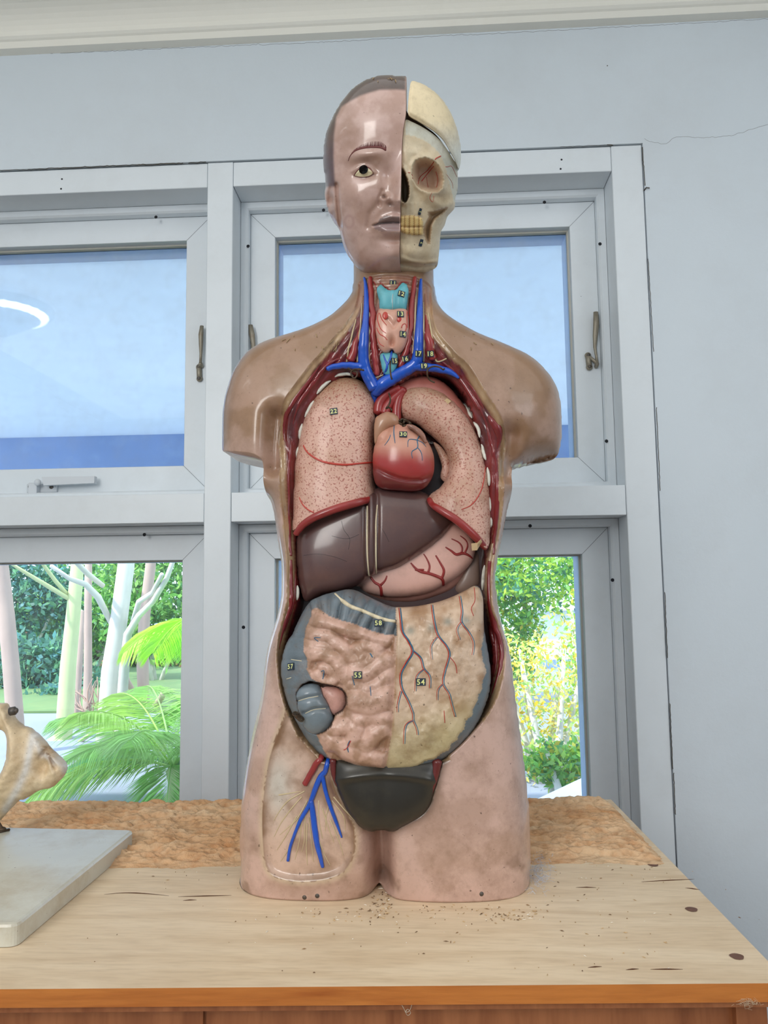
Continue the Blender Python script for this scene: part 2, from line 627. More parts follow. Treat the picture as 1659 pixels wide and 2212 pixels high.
M['blue'] = mat('blue_vein_paint', lin((22, 84, 196)), rough=0.25, coat=0.5, dirt=lin((18, 50, 110)), dirt_amt=0.4, dscale=50, var=0.08)
M['paintblue'] = mat('thin_blue_line_paint', lin((52, 108, 140)), rough=0.4)
M['teal'] = mat('teal_cartilage_paint', lin((98, 176, 188)), rough=0.35, coat=0.25, dirt=lin((70, 110, 105)), dirt_amt=0.5, dscale=60, bump=0.1)
M['lung'] = mat('speckled_lung_paint', attr=True, rough=0.42, coat=0.25, dirt=lin((128, 92, 58)), dirt_amt=0.7, dscale=26, speck=lin((150, 60, 44)), speck_scale=500, speck_th=0.565, bump=0.5, bscale=420, var=0.05)
M['heart'] = mat('heart_paint', attr=True, rough=0.3, coat=0.35, dirt=lin((90, 50, 40)), dirt_amt=0.25, dscale=30, var=0.06, bump=0.08)
M['liver'] = mat('liver_paint', lin((88, 62, 60)), rough=0.3, coat=0.45, dirt=lin((124, 86, 72)), dirt_amt=0.55, dscale=18, speck=lin((205, 195, 170)), speck_scale=330, speck_th=0.77, var=0.12, bump=0.06, coat_rough=0.1)
M['stomach'] = mat('stomach_paint', lin((224, 178, 164)), rough=0.38, coat=0.3, dirt=lin((150, 108, 78)), dirt_amt=0.5, dscale=24, speck=lin((110, 70, 50)), speck_scale=260, speck_th=0.72)
M['gut'] = mat('gut_paint', attr=True, rough=0.42, coat=0.25, dirt=lin((126, 92, 58)), dirt_amt=0.7, dscale=28, speck=lin((80, 55, 35)), speck_scale=300, speck_th=0.68, bump=0.4, bscale=160, var=0.08)
M['grey'] = mat('grey_colon_paint', attr=True, rough=0.3, coat=0.35, dirt=lin((96, 96, 84)), dirt_amt=0.5, dscale=30, bump=0.1)
M['pelvis'] = mat('dark_bowl_paint', lin((44, 40, 33)), rough=0.34, coat=0.2, dirt=lin((82, 74, 52)), dirt_amt=0.6, dscale=12, var=0.2)
M['cream'] = mat('cream_paint', lin((226, 212, 180)), rough=0.4, dirt=lin((150, 120, 80)), dirt_amt=0.4, dscale=60)
M['nerve'] = mat('nerve_paint', lin((208, 190, 150)), rough=0.5, dirt=lin((170, 130, 100)), dirt_amt=0.4, dscale=80)
M['white'] = mat('white_rib_paint', lin((222, 220, 208)), rough=0.4, dirt=lin((140, 120, 95)), dirt_amt=0.5, dscale=90, bump=0.2, bscale=300)
M['tag'] = mat('navy_label_card', lin((28, 44, 62)), rough=0.5)
M['digit'] = mat('yellow_label_ink', lin((226, 226, 150)), rough=0.5, var=0)
M['black'] = mat('black_paint', (0.008, 0.009, 0.012), rough=0.25)
M['eye'] = mat('eye_white_paint', lin((226, 214, 176)), rough=0.3, coat=0.3)
M['brow'] = mat('brow_paint', lin((110, 52, 50)), rough=0.5)
M['wire'] = mat('rusty_wire', lin((74, 62, 48)), rough=0.5, metal=0.5, dirt=lin((110, 70, 40)), dirt_amt=0.7, dscale=200)
M['paper'] = mat('torn_paper', lin((196, 168, 128)), rough=0.8)
M['steel'] = mat('screw_steel', lin((92, 88, 84)), rough=0.45, metal=0.6, dirt=BROWN, dirt_amt=0.5, dscale=200)

def wood(name, c1_, c2_, rough, coat=0.0, sc=(1.2, 9, 9)):
    m = bpy.data.materials.new(name); m.use_nodes = True
    N, L = m.node_tree.nodes, m.node_tree.links
    bs = N['Principled BSDF']; bs.inputs['Roughness'].default_value = rough; bs.inputs['Coat Weight'].default_value = coat
    tc = N.new('ShaderNodeTexCoord'); mp = N.new('ShaderNodeMapping'); mp.inputs['Scale'].default_value = sc
    L.new(tc.outputs['Object'], mp.inputs[0])
    n1 = N.new('ShaderNodeTexNoise'); n1.inputs['Scale'].default_value = 4.0; n1.inputs['Detail'].default_value = 8; n1.inputs['Distortion'].default_value = 1.2
    n2 = N.new('ShaderNodeTexNoise'); n2.inputs['Scale'].default_value = 30.0; n2.inputs['Detail'].default_value = 6
    n3 = N.new('ShaderNodeTexNoise'); n3.inputs['Scale'].default_value = 2.2; n3.inputs['Detail'].default_value = 6
    L.new(mp.outputs[0], n1.inputs['Vector']); L.new(mp.outputs[0], n2.inputs['Vector']); L.new(tc.outputs['Object'], n3.inputs['Vector'])
    r = N.new('ShaderNodeValToRGB'); r.color_ramp.elements[0].position = 0.32; r.color_ramp.elements[1].position = 0.62
    r.color_ramp.elements[0].color = (*c2_, 1); r.color_ramp.elements[1].color = (*c1_, 1)
    L.new(n1.outputs[0], r.inputs[0])
    mx = N.new('ShaderNodeMix'); mx.data_type = 'RGBA'; mx.blend_type = 'MULTIPLY'; mx.inputs[0].default_value = 0.5
    r2 = N.new('ShaderNodeValToRGB'); r2.color_ramp.elements[0].position = 0.3; r2.color_ramp.elements[1].position = 0.55
    r2.color_ramp.elements[0].color = (0.78, 0.74, 0.69, 1); r2.color_ramp.elements[1].color = (1, 1, 1, 1)
    L.new(n2.outputs[0], r2.inputs[0]); L.new(r.outputs[0], mx.inputs[6]); L.new(r2.outputs[0], mx.inputs[7])
    mx2 = N.new('ShaderNodeMix'); mx2.data_type = 'RGBA'; mx2.blend_type = 'MULTIPLY'; mx2.inputs[0].default_value = 0.6
    r3 = N.new('ShaderNodeValToRGB'); r3.color_ramp.elements[0].position = 0.35; r3.color_ramp.elements[1].position = 0.65
    r3.color_ramp.elements[0].color = (0.78, 0.74, 0.7, 1); r3.color_ramp.elements[1].color = (1.05, 1.03, 1, 1)
    L.new(n3.outputs[0], r3.inputs[0]); L.new(mx.outputs[2], mx2.inputs[6]); L.new(r3.outputs[0], mx2.inputs[7])
    L.new(mx2.outputs[2], bs.inputs['Base Color'])
    b = N.new('ShaderNodeBump'); b.inputs['Strength'].default_value = 0.15; b.inputs['Distance'].default_value = 0.001
    L.new(n2.outputs[0], b.inputs['Height']); L.new(b.outputs[0], bs.inputs['Normal'])
    return m
M['woodtop'] = wood('dusty_pine_top', lin((236, 216, 186)), lin((221, 197, 164)), 0.62)
M['woodedge'] = wood('orange_varnished_wood', lin((206, 128, 58)), lin((176, 98, 38)), 0.35, 0.3, (1.0, 12, 12))
M['wooddark'] = wood('brown_varnished_wood', lin((176, 112, 70)), lin((146, 86, 50)), 0.4, 0.2, (9, 9, 1.0))
# ------------------------------------------------------------------ room shell
YW = 1.42                       # inner face of the window wall
HC = 2.385                      # where the cornice meets the wall
TL = atY(504, 402, YW)          # inner corner of the upper right opening
TR = atY(1322, 371, YW)
WX0, WX1 = -1.05, atY(1386, 320, YW)[0]      # outer ends of the window frame
WZ1 = atY(900, 333, YW)[2]
WZ0 = 0.52
wall = MB()
XL, XR, YB = -2.2, 2.3, -2.0
g = 0.0016
wall.box((XL, YW - 0.003, 0), (WX0 - g, YW + 0.15, HC + 0.1))
wall.box((WX1 + g, YW - 0.003, 0), (XR, YW + 0.15, HC + 0.1))
wall.box((WX0 - g, YW - 0.003, WZ1 + g), (WX1 + g, YW + 0.15, HC + 0.1))
wall.box((WX0 - g, YW - 0.003, 0), (WX1 + g, YW + 0.15, WZ0))
wall.add(*(lambda c: (c, [(0, 1, 2, 3)]))([(WX0 - 0.01, YW + 0.149, WZ1 - 0.003), (WX1 + 0.01, YW + 0.149, WZ1 - 0.003), (WX1 + 0.01, YW + 0.149, WZ1 + 0.01), (WX0, YW + 0.149, WZ1 + 0.01)]), mat=0)  # backing strip added behind the frame gap to block daylight
tag(wall.build('wall_north', [M['wall']]), kind='structure')
tag(MB().box((XL - 0.1, YB, 0), (XL, YW, 2.6)).build('wall_west', [M['wall']]), kind='structure')
tag(MB().box((XR, YB, 0), (XR + 0.1, YW, 2.6)).build('wall_east', [M['wall']]), kind='structure')
tag(MB().box((XL - 0.1, YB - 0.1, 0), (XR + 0.1, YB, 2.6)).build('wall_south', [M['wall']]), kind='structure')
tag(MB().box((XL - 0.1, YB - 0.1, -0.1), (XR + 0.1, YW + 0.15, 0)).build('floor', [M['floor']]), kind='structure')
tag(MB().box((XL - 0.1, YB - 0.1, 2.47), (XR + 0.1, YW + 0.15, 2.6)).build('ceiling', [M['ceiling']]), kind='structure')
# cornice with a stepped and hollowed profile
prof = [(YW - 0.003, HC), (YW - 0.022, HC + 0.001), (YW - 0.026, HC + 0.012), (YW - 0.030, HC + 0.014)]
for k in range(9):
    a = k / 8 * PI / 2
    prof.append((YW - 0.034 - 0.055 * (1 - math.cos(a)), HC + 0.018 + 0.045 * math.sin(a)))
prof += [(YW - 0.100, HC + 0.066), (YW - 0.104, HC + 0.074), (YW - 0.125, HC + 0.0765), (YW - 0.125, HC + 0.086), (YW - 0.003, HC + 0.086)]
cb = MB()
cb.prism([(p[0], p[1]) for p in prof], XL, XR, axis=0)
tag(cb.build('trim_1', [M['ceiling']]), kind='structure')
# wall blemishes: hairline cracks on the plaster
cr = MB()
def wallline(pts, r):
    S = smooth_poly(pts, 6, closed=False)
    P = np.array([atY(x + 1.5 * (vnoise(np.array([x * .2]), np.array([y * .2]))[0] - .5), y + 3 * (vnoise(np.array([x * .25]), np.array([y * .25 + 7]))[0] - .5), YW - 0.003) for x, y in S])
    cr.tube(P, r, seg=4)
wallline([(1392, 300), (1403, 306), (1440, 310), (1460, 296), (1520, 297), (1580, 292), (1620, 280), (1659, 268)], 0.00025)
for px, py, r in ((1312, 142, 2.2), (1255, 640, 1.2)):
    cr.ball(atY(px, py, YW - 0.003), r * 0.0005)
def crack(px0, py0, px1, py1, r):
    wallline([(px0, py0), ((px0 + px1) / 2, (py0 + py1) / 2), (px1, py1)], r)
for a in ((0, 119.5, 250, 110), (250, 110, 560, 96), (560, 97, 700, 91), (700, 91, 1000, 75), (1000, 76, 1290, 61), (1290, 61, 1659, 41)):
    crack(*a, 0.0003)
for a in ((0, 368.5, 60, 366.5, .0011), (60, 366, 175, 361, .0016), (175, 361, 300, 356, .0017), (300, 356, 395, 352.5, .0019), (407, 352, 445, 350, .0018), (1210, 317.5, 1320, 313, .0008), (1312, 313, 1324, 312.5, .002)):
    crack(a[0], a[1], a[2], a[3], a[4] * .55)
for a in ((1388, 318, 1389, 345, .0010), (1389, 345, 1394, 400, .0009), (1400, 560, 1412, 760, .0007), (1418, 880, 1426, 1060, .0007), (1436, 1280, 1442, 1420, .0009), (1447, 1520, 1453, 1660, .0009), (1455, 1670, 1459, 1760, .0007)):
    crack(*a)
tag(cr.build('trim_2', [mat('plaster_crack', lin((74, 72, 66)), 0.9, dirt=lin((110, 92, 60)), dirt_amt=.8, dscale=60)]), kind='structure')

# ------------------------------------------------------------------ window
Y1, Y2, Y3 = YW + 0.064, YW + 0.085, YW + 0.112
xa = atY(447, 500, YW)[0]; xb = atY(501, 700, YW)[0]     # mullion
za = TL[2]                                                # top of the openings
zr1 = atY(900, 1056, YW)[2]; zr0 = atY(900, 1120, YW)[2]  # middle rail
xc = TR[0]
zb = 0.60
xe = WX0 + 0.045
fr = MB()
fr.box((xa, YW, WZ0), (xb, Y3 + 0.02, WZ1), bev=0.0012)
fr.box((xc, YW, WZ0), (WX1, Y3 + 0.02, WZ1), bev=0.0012)
fr.box((WX0, YW, WZ0), (xe, Y3 + 0.02, WZ1), bev=0.0012)
tag(fr.build('trim_3', [M['frame']]), kind='structure')
rl = MB()
e = 0.0007
for x0, x1 in ((xe, xa), (xb, xc)):
    rl.box((x0 + e, YW + 0.0006, za), (x1 - e, Y3 + 0.02, WZ1 - e), bev=0.001)
    rl.box((x0 + e, YW + 0.0006 + 0.001, zr0), (x1 - e, Y3 + 0.02, zr1), bev=0.001)
    rl.box((x0 + e, YW + 0.0006, WZ0), (x1 - e, Y3 + 0.02, zb), bev=0.001)
tag(rl.build('trim_4', [M['frame']]), kind='structure')

def window(n, x0, x1, z0, z1, lead):
    root = empty('window_%d' % n, ((x0 + x1) / 2, Y1, z0), kind='structure')
    BW, SW, LW = 0.0150, 0.051, 0.012
    def rectframe(a, b, wd, yf, yb, name, m, slope=0.0):
        """mitred frame: outer rect a..b, width wd; slope chamfers the inner edge back"""
        mb = MB()
        o = [(a[0], a[1]), (b[0], a[1]), (b[0], b[1]), (a[0], b[1])]
        i = [(a[0] + wd, a[1] + wd), (b[0] - wd, a[1] + wd), (b[0] - wd, b[1] - wd), (a[0] + wd, b[1] - wd)]
        k = 0.0035 if slope else 0.0008
        c = [(p[0] + sx * k, p[1] + sy * k) for p, (sx, sy) in zip(i, ((-1, -1), (1, -1), (1, 1), (-1, 1)))]
        V = [(p[0], yf, p[1]) for p in o] + [(p[0], yf, p[1]) for p in c] + [(p[0], yf + (0.004 if slope else 0.0008), p[1]) for p in i] + [(p[0], yb, p[1]) for p in i] + [(p[0], yb, p[1]) for p in o]
        F = []
        for q in range(4):
            r_ = (q + 1) % 4
            for s_ in range(4):
                F.append((s_ * 4 + q, s_ * 4 + r_, s_ * 4 + 4 + r_, s_ * 4 + 4 + q))
            F.append((16 + q, 16 + r_, r_, q))
        mb.add(V, F, smooth=False)
        return mb, o, i
    gp = 0.0008
    mb, o, i = rectframe((x0 + gp, z0 + gp), (x1 - gp, z1 - gp), BW, Y1, Y2 + 0.02, 'bead_frame', M['frame'], 1)
    fo = mb.build('bead_frame', [M['frame']], root)
    a = (x0 + BW + 0.001, z0 + BW + 0.001); b = (x1 - BW - 0.001, z1 - BW - 0.001)
    mb, o, i = rectframe(a, b, SW, Y2, Y3 + 0.015, 'sash', M['frame'])
    sash = mb.build('sash', [M['frame']], root)
    se = MB()
    for p, q in zip(o, i):
        se.tube([(p[0], Y2, p[1]), (q[0], Y2, q[1])], 0.00042, seg=4, cap=False)
    # dark line where the sash meets the bead
    for q in range(4):
        p, r_ = o[q], o[(q + 1) % 4]
        se.tube([(p[0], Y2 - 0.0001, p[1]), (r_[0], Y2 - 0.0001, r_[1])], 0.0005, seg=4, cap=False)
    se.build('seam', [M['seam']], root)
    a2 = (a[0] + SW, a[1] + SW); b2 = (b[0] - SW, b[1] - SW)
    mb, o2, i2 = rectframe((a2[0], a2[1]), (b2[0], b2[1]), 0.003, Y3 - 0.009, Y3, 'glazing_bead', M['bead'])
    mb.build('glazing_bead', [M['bead']], root)
    gl = MB().box((a2[0] - 0.004, Y3 + 0.001, a2[1] - 0.004), (b2[0] + 0.004, Y3 + 0.005, b2[1] + 0.004))
    gl.build('glass_pane', [M['glass']], root)
    # outer leaf of the frame, seen through the glass at the edges
    mo, _, _ = rectframe((a2[0] - 0.02, a2[1] - 0.02), (b2[0] + 0.02, b2[1] + 0.02), 0.022, Y3 + 0.006, Y3 + 0.055, 'outer_frame', M['frame'])
    mo.build('outer_frame', [M['outer']], root)
    return root, sash, a2, b2

m = bpy.data.materials.new('window_glass'); m.use_nodes = True
N, L = m.node_tree.nodes, m.node_tree.links
for n in list(N): N.remove(n)
out = N.new('ShaderNodeOutputMaterial'); mx = N.new('ShaderNodeMixShader'); tr = N.new('ShaderNodeBsdfTransparent'); gg = N.new('ShaderNodeBsdfGlossy')
tr.inputs[0].default_value = (0.93, 0.97, 1.0, 1)
gg.inputs['Roughness'].default_value = 0.015
fz = N.new('ShaderNodeFresnel'); fz.inputs[0].default_value = 1.5
df = N.new('ShaderNodeBsdfDiffuse'); df.inputs[0].default_value = (0.8, 0.88, 0.95, 1)
nz = N.new('ShaderNodeTexNoise'); nz.inputs['Scale'].default_value = 26; nz.inputs['Detail'].default_value = 8
tc = N.new('ShaderNodeTexCoord'); L.new(tc.outputs['Object'], nz.inputs['Vector'])
mr = N.new('ShaderNodeMapRange'); mr.inputs[1].default_value = 0.45; mr.inputs[2].default_value = 0.8; mr.inputs[3].default_value = 0.02; mr.inputs[4].default_value = 0.09
L.new(nz.outputs[0], mr.inputs[0])
mx2 = N.new('ShaderNodeMixShader')
L.new(fz.outputs[0], mx.inputs[0]); L.new(tr.outputs[0], mx.inputs[1]); L.new(gg.outputs[0], mx.inputs[2])
L.new(mr.outputs[0], mx2.inputs[0]); L.new(mx.outputs[0], mx2.inputs[1]); L.new(df.outputs[0], mx2.inputs[2])
L.new(mx2.outputs[0], out.inputs[0])
M['glass'] = m
M['outer'] = mat('outer_frame_paint', lin((196, 214, 240)), 0.5, var=0.02)

W1, S1, a1_, b1_ = window(1, xe, xa, zr1, za, 0)
W2, S2, a2_, b2_ = window(2, xb, xc, zr1, za, 0)
W3, S3, a3_, b3_ = window(3, xe, xa, zb, zr0, 0)
W4, S4, a4_, b4_ = window(4, xb, xc, zb, zr0, 0)

def screw(parent, px, py, Y, r=0.0024, down=False):
    c = atY(px, py, Y)
    b = MB()
    n = 12
    if not down:
        V = [(c[0] + r * math.cos(2 * PI * k / n), Y - 0.0004, c[2] + r * math.sin(2 * PI * k / n)) for k in range(n)] + [(c[0], Y - 0.0007, c[2])]
    b.add(V, [((k + 1) % n, k, n) for k in range(n)])
    b.build('screw_hole', [M['dark']], parent)
T4 = bpy.data.objects['trim_4']
for px, py in ((134, 387), (132, 408), (1213, 345), (1211, 365)):
    screw(T4, px, py, YW + 0.0006, 0.0019)
for px, py, w_ in ((337, 469, W1), (699, 454, W2), (1176, 437, W2), (536, 532, W2), (1296, 527, W2), (1310, 953, W2), (312, 1155, W3), (1145, 1136, W4), (1323, 1253, W4), (526, 1355, W4)):
    screw(w_, px, py, Y1, 0.0034)

def lever(parent, pts, hinge, Y, name='stay_handle'):
    """cast metal sash fastener: flat tapered lever, twisted foot and a small screwed plate"""
    h = bpy.data.objects.new(name, None); h.empty_display_size = .02
    p0 = atY(pts[-1][0], pts[-1][1], Y)
    h.parent = parent; h.location = Vector(p0) - wloc(parent); COL.objects.link(h)
    b = MB()
    W = [atY(x, y, Y - 0.012) for x, y, r in pts]
    R = [r * PXM * 1.75 for x, y, r in pts]
    S = smooth_poly(W, 0.003, closed=False)
    rr = np.interp(np.linspace(0, 1, len(S)), np.linspace(0, 1, len(R)), R)
    V = []; n = len(S)
    for p, r in zip(S, rr):
        for k in range(8):
            t = 2 * PI * k / 8
            V.append((p[0] + r * math.cos(t), p[1] + 0.0035 * math.sin(t), p[2]))
    F = [(i * 8 + k, i * 8 + (k + 1) % 8, (i + 1) * 8 + (k + 1) % 8, (i + 1) * 8 + k) for i in range(n - 1) for k in range(8)]
    F += [tuple(range(8))[::-1], tuple(range((n - 1) * 8, n * 8))]
    b.add(V, F)
    b.tube([S[-1], S[-1] + (0, 0.010, -0.004)], 0.004)
    b.build('lever', [M['handle_metal']], h)
    pl = MB()
    q = [atY(x, y, Y - 0.003) for x, y in hinge]
    for a in q: pl.ball(a, (0.0065, 0.004, 0.0065))
    pl.tube(q, 0.0055)
    pl.tube([q[0], S[-1]], 0.0035)
    po = pl.build('hinge_plate', [M['handle_metal']], h)
    sc = MB()
    for a in q: sc.ball(a - (0, 0.0045, 0), (0.0035, 0.0012, 0.0035), seg=8, rings=6)
    sc.build('screw_head', [M['steel']], po)
    return h
lever(W2, [(1287, 674, 5.5), (1288, 700, 7), (1286, 725, 6), (1285, 750, 4), (1288, 770, 3), (1290, 785, 4)], [(1270, 768), (1273, 793)], Y2)
lever(W2, [(541, 702, 5.5), (544, 722, 7), (547, 745, 5.5), (547, 770, 4), (545, 790, 4)], [(545, 795), (545, 815)], Y2)
lever(W1, [(436, 704, 4.5), (434, 722, 6), (434, 745, 5), (434, 765, 3.5), (433, 785, 3.5)], [(430, 793), (431, 818)], Y2)
# white cam handle under the upper left sash
h = empty('cam_handle', (0, 0, 0)); h.parent = W1
h.location = Vector(atY(80, 1055, Y2)) - wloc(W1)
b = MB()
P0 = atY(60, 1046, Y2 - 0.002); P1 = atY(118, 1064, Y2 - 0.002)
b.box((P0[0], Y2 - 0.006, P1[2]), (P1[0] + 0.006, Y2, P0[2]), bev=0.001)
b.box((atY(72, 1046, Y2)[0], Y2 - 0.02, atY(72, 1078, Y2)[2]), (atY(90, 1046, Y2)[0], Y2, atY(72, 1046, Y2)[2]), bev=0.001)
b.build('mounting_plate', [M['handle_white']], h)
b = MB()
q = [atY(92, 1031, Y2 - 0.02), atY(206, 1029, Y2 - 0.02), atY(205, 1044, Y2 - 0.02), atY(96, 1049, Y2 - 0.02)]
b.prism([(p[0], p[2]) for p in q], Y2 - 0.024, Y2 - 0.012, axis=1)
b.ball(atY(81, 1042, Y2 - 0.02), (0.007, 0.005, 0.007))
b.build('lever', [M['handle_white']], h)
b = MB(); b.ball(atY(65, 1051, Y2 - 0.006), (0.0045, 0.001, 0.0045)); b.ball(atY(111, 1052, Y2 - 0.006), (0.0045, 0.001, 0.004))
b.build('screw_head', [M['steel']], h)
# loose splinter on the frame corner
b = MB(); b.tube([atY(1391, 412, YW - 0.002), atY(1396, 405, YW - 0.006), atY(1403, 406, YW - 0.008)], 0.0012, seg=5)
tag(b.build('wall_nail', [M['steel']]), 'bent little nail in the wall beside the upper right window frame', 'nail')

# flush round ceiling lamp, seen mirrored in the upper left pane
d = ray(8, 655); t = (Y3 + 0.001) / d[1]; P = CAM + d * t
k = (2.47 - P[2]) / d[2]
LX, LY = P[0] + d[0] * k, P[1] - d[1] * k
cl = empty('ceiling_lamp', (LX, LY, 2.47), 'round white flush ceiling lamp, mirrored in the upper left pane', 'lamp')
b = MB(); b.tube([(LX, LY, 2.47), (LX, LY, 2.44)], 0.19, seg=32); b.build('rim', [M['handle_white']], cl)
em = bpy.data.materials.new('lamp_diffuser'); em.use_nodes = True
em.node_tree.nodes['Principled BSDF'].inputs['Emission Color'].default_value = (1, 0.98, 0.94, 1)
em.node_tree.nodes['Principled BSDF'].inputs['Emission Strength'].default_value = 8.0
b = MB(); b.ball((LX, LY, 2.435), (0.175, 0.175, 0.045), seg=24); b.build('diffuser', [em], cl)

# ------------------------------------------------------------------ outdoors
M['soffit'] = mat('translucent_awning_sheet', lin((214, 222, 228)), 0.6, var=0.02, trans=0.38)
M['beam'] = mat('blue_fascia_paint', lin((118, 142, 182)), 0.6, dirt=lin((146, 170, 200)), dirt_amt=0.7, dscale=5, var=0.08)
M['ground'] = mat('paving', lin((136, 142, 158)), 0.9, dirt=lin((112, 122, 112)), dirt_amt=0.5, dscale=1.2)
M['lawn'] = mat('lawn', lin((96, 124, 76)), 0.9, dirt=lin((122, 138, 84)), dirt_amt=0.8, dscale=2)
M['building'] = mat('white_building', lin((225, 230, 232)), 0.9, dirt=lin((200, 205, 205)), dirt_amt=0.5, dscale=1.5)
M['bark'] = mat('pale_bark', lin((206, 202, 190)), 0.85, dirt=lin((160, 156, 148)), dirt_amt=0.6, dscale=3, bump=0.3, bscale=20, stretch=(1, 1, .3))
M['bark2'] = mat('pinkish_bark', lin((176, 152, 138)), 0.85, dirt=lin((130, 112, 104)), dirt_amt=0.6, dscale=3, bump=0.3, bscale=20, stretch=(1, 1, .3))
M['bark3'] = mat('greenish_bark', lin((196, 204, 150)), 0.85, dirt=lin((150, 160, 110)), dirt_amt=0.6, dscale=3, bump=0.3, bscale=20, stretch=(1, 1, .3))
M['twig'] = mat('dry_twigs', lin((170, 140, 125)), 0.9)
M['leaf'] = mat('leaf', attr=True, rough=0.55, trans=0.45, var=0)
GZ = -0.25
sf = MB()
zs = 0.93 + ZD + 0.30; yend = YW + 0.15 + 3.0
V = [(-5, YW + 0.16, zs - 0.12), (4.5, YW + 0.16, zs - 0.12), (4.5, yend, zs + 0.02), (-5, yend, zs + 0.02)]
V += [(p[0], p[1], p[2] + 0.012) for p in V]
sf.add(V, [(0, 1, 2, 3), (7, 6, 5, 4), (0, 4, 5, 1), (1, 5, 6, 2), (2, 6, 7, 3), (3, 7, 4, 0)], smooth=False)
aw = empty('awning', (0, yend, GZ), 'pale blue translucent awning roof with blue beam outside the upper windows', 'awning')
sf.build('roof_sheet', [M['soffit']], aw)
bm_z1 = atY(400, 893, yend - 0.06)[2]
b = MB().box((-5, yend - 0.06, bm_z1 - 0.62), (4.5, yend - 0.01, bm_z1)); b.build('fascia_board', [M['beam']], aw)
b = MB().box((-5, yend - 0.058, bm_z1 + 0.001), (4.5, yend - 0.01, bm_z1 + 0.09), bev=0.01).box((-5, yend - 0.05, bm_z1 + 0.091), (4.5, yend - 0.01, zs + 0.015)); b.build('top_rail', [M['soffit']], aw)
for X in (-4.6, 4.3):
    b = MB().box((X, yend - 0.1, GZ), (X + 0.08, yend - 0.02, bm_z1)); b.build('post', [M['outer']], aw)
tag(MB().box((-30, YW + 0.16, GZ - 0.2), (30, 40, GZ)).build('ground', [M['ground']]), kind='structure')
tag(MB().box((-22, 9.9, GZ), (0.4, 19, GZ + 0.03)).build('lawn', [M['lawn']]), kind='structure')

def trunk(mb, pts, Y, m=0, Y1_=None):
    W = []; Rr = []
    n = len(pts)
    for i, (x, y, wd) in enumerate(pts):
        yy = Y if Y1_ is None else Y + (Y1_ - Y) * i / (n - 1)
        p = atY(x, y, yy)
        W.append(p); Rr.append(wd / 2 * yy / FPX)
    S = smooth_poly(W, 0.25, closed=False)
    rr = np.interp(np.linspace(0, 1, len(S)), np.linspace(0, 1, len(Rr)), Rr)
    mb.tube(S, rr, m, seg=12)
    return mb
def to_ground(x, y, Y):
    """pixel row where the ground lies at depth Y under this column"""
    p = atY(x, y, Y)
    return tuple(proj(np.array([p[0], Y, GZ])))
def tree(name, label, Y, stem, branches, bm, extra=None):
    gx, gy = to_ground(stem[-1][0], stem[-1][1], Y)
    base = atY(gx, gy, Y)
    r = empty(name, base, label, 'tree', 'pale trunked trees outside')
    t = MB(); trunk(t, stem + [(gx, gy, stem[-1][2] * 1.25)], Y); t.build('trunk', [bm], r)
    for br in branches:
        t = MB(); trunk(t, br, Y, Y1_=Y - 0.5); t.build('branch', [bm], r)
    return r
def leaves(mb, c, rad, n, size, cols, seed, shell=0.5, droop=0.0, aspect=0.45):
    rs = np.random.RandomState(seed)
    d = rs.normal(size=(n, 3)); d /= np.linalg.norm(d, axis=1)[:, None]
    rr = shell + (1 - shell) * rs.rand(n) ** 0.5
    lump = 1 + 0.22 * np.sin(d[:, 0] * 5 + seed) * np.sin(d[:, 2] * 6 + seed * 2)
    C = np.asarray(c) + d * (rr * lump)[:, None] * np.asarray(rad)
    a = rs.normal(size=(n, 3)); a[:, 2] -= droop; a /= np.linalg.norm(a, axis=1)[:, None]
    b_ = np.cross(a, rs.normal(size=(n, 3))); b_ /= np.linalg.norm(b_, axis=1)[:, None]
    s = size * (0.6 + 0.8 * rs.rand(n))[:, None]
    V = np.stack([C, C + a * s * .5 + b_ * s * aspect * .5, C + a * s, C + a * s * .5 - b_ * s * aspect * .5], 1).reshape(-1, 3)
    F = np.arange(4 * n).reshape(n, 4)
    cc = np.array([lin(k) for k in cols])[rs.randint(0, len(cols), n)] * (0.75 + 0.5 * rs.rand(n))[:, None]
    mb.add(V, F.tolist(), 0, np.repeat(cc, 4, 0))
    return mb
GREENS = [(120, 176, 96), (140, 196, 100), (96, 150, 100), (170, 212, 116)]
DEEP = [(92, 150, 124), (84, 136, 120), (120, 176, 130), (104, 160, 160)]
LIME = [(160, 205, 80), (190, 215, 80), (130, 190, 90), (214, 196, 70)]
YEL = [(226, 214, 110), (246, 206, 60), (190, 220, 110), (170, 214, 120), (236, 226, 150), (250, 220, 90)]
PINK = [(236, 130, 130), (240, 160, 150)]
def bush(name, label, px, py, Y, rx, rz, n, size, cols, seed, stem=None, flowers=0, cat='shrub', group=None, ry=None, shell=0.35):
    c = atY(px, py, Y)
    r = empty(name, (c[0], c[1], GZ), label, cat, group)
    t = MB(); leaves(t, c, (rx, ry or rx * .7, rz), n, size, cols, seed, shell)
    t.build('foliage', [M['leaf']], r)
    if stem is not None:
        t = MB()
        for k in range(stem):
            a = 2 * PI * k / stem
            t.tube([(c[0] + .08 * math.cos(a), c[1] + .08 * math.sin(a), GZ), (c[0] + .3 * rx * math.cos(a), c[1] + .2 * math.sin(a), (GZ + c[2]) / 2), (c[0] + .7 * rx * math.cos(a), c[1], c[2] + rz * .6)], [0.04, 0.03, 0.012], seg=8)
        t.build('stem', [M['bark']], r)
    if flowers:
        t = MB(); leaves(t, c - np.array((0, .1, 0)), (rx * 1.02, (ry or rx * .7) * 1.04, rz * 1.02), flowers, size * 1.5, PINK, seed + 5, 0.95, aspect=0.9)
        t.build('blossom', [M['leaf']], r)
    return r
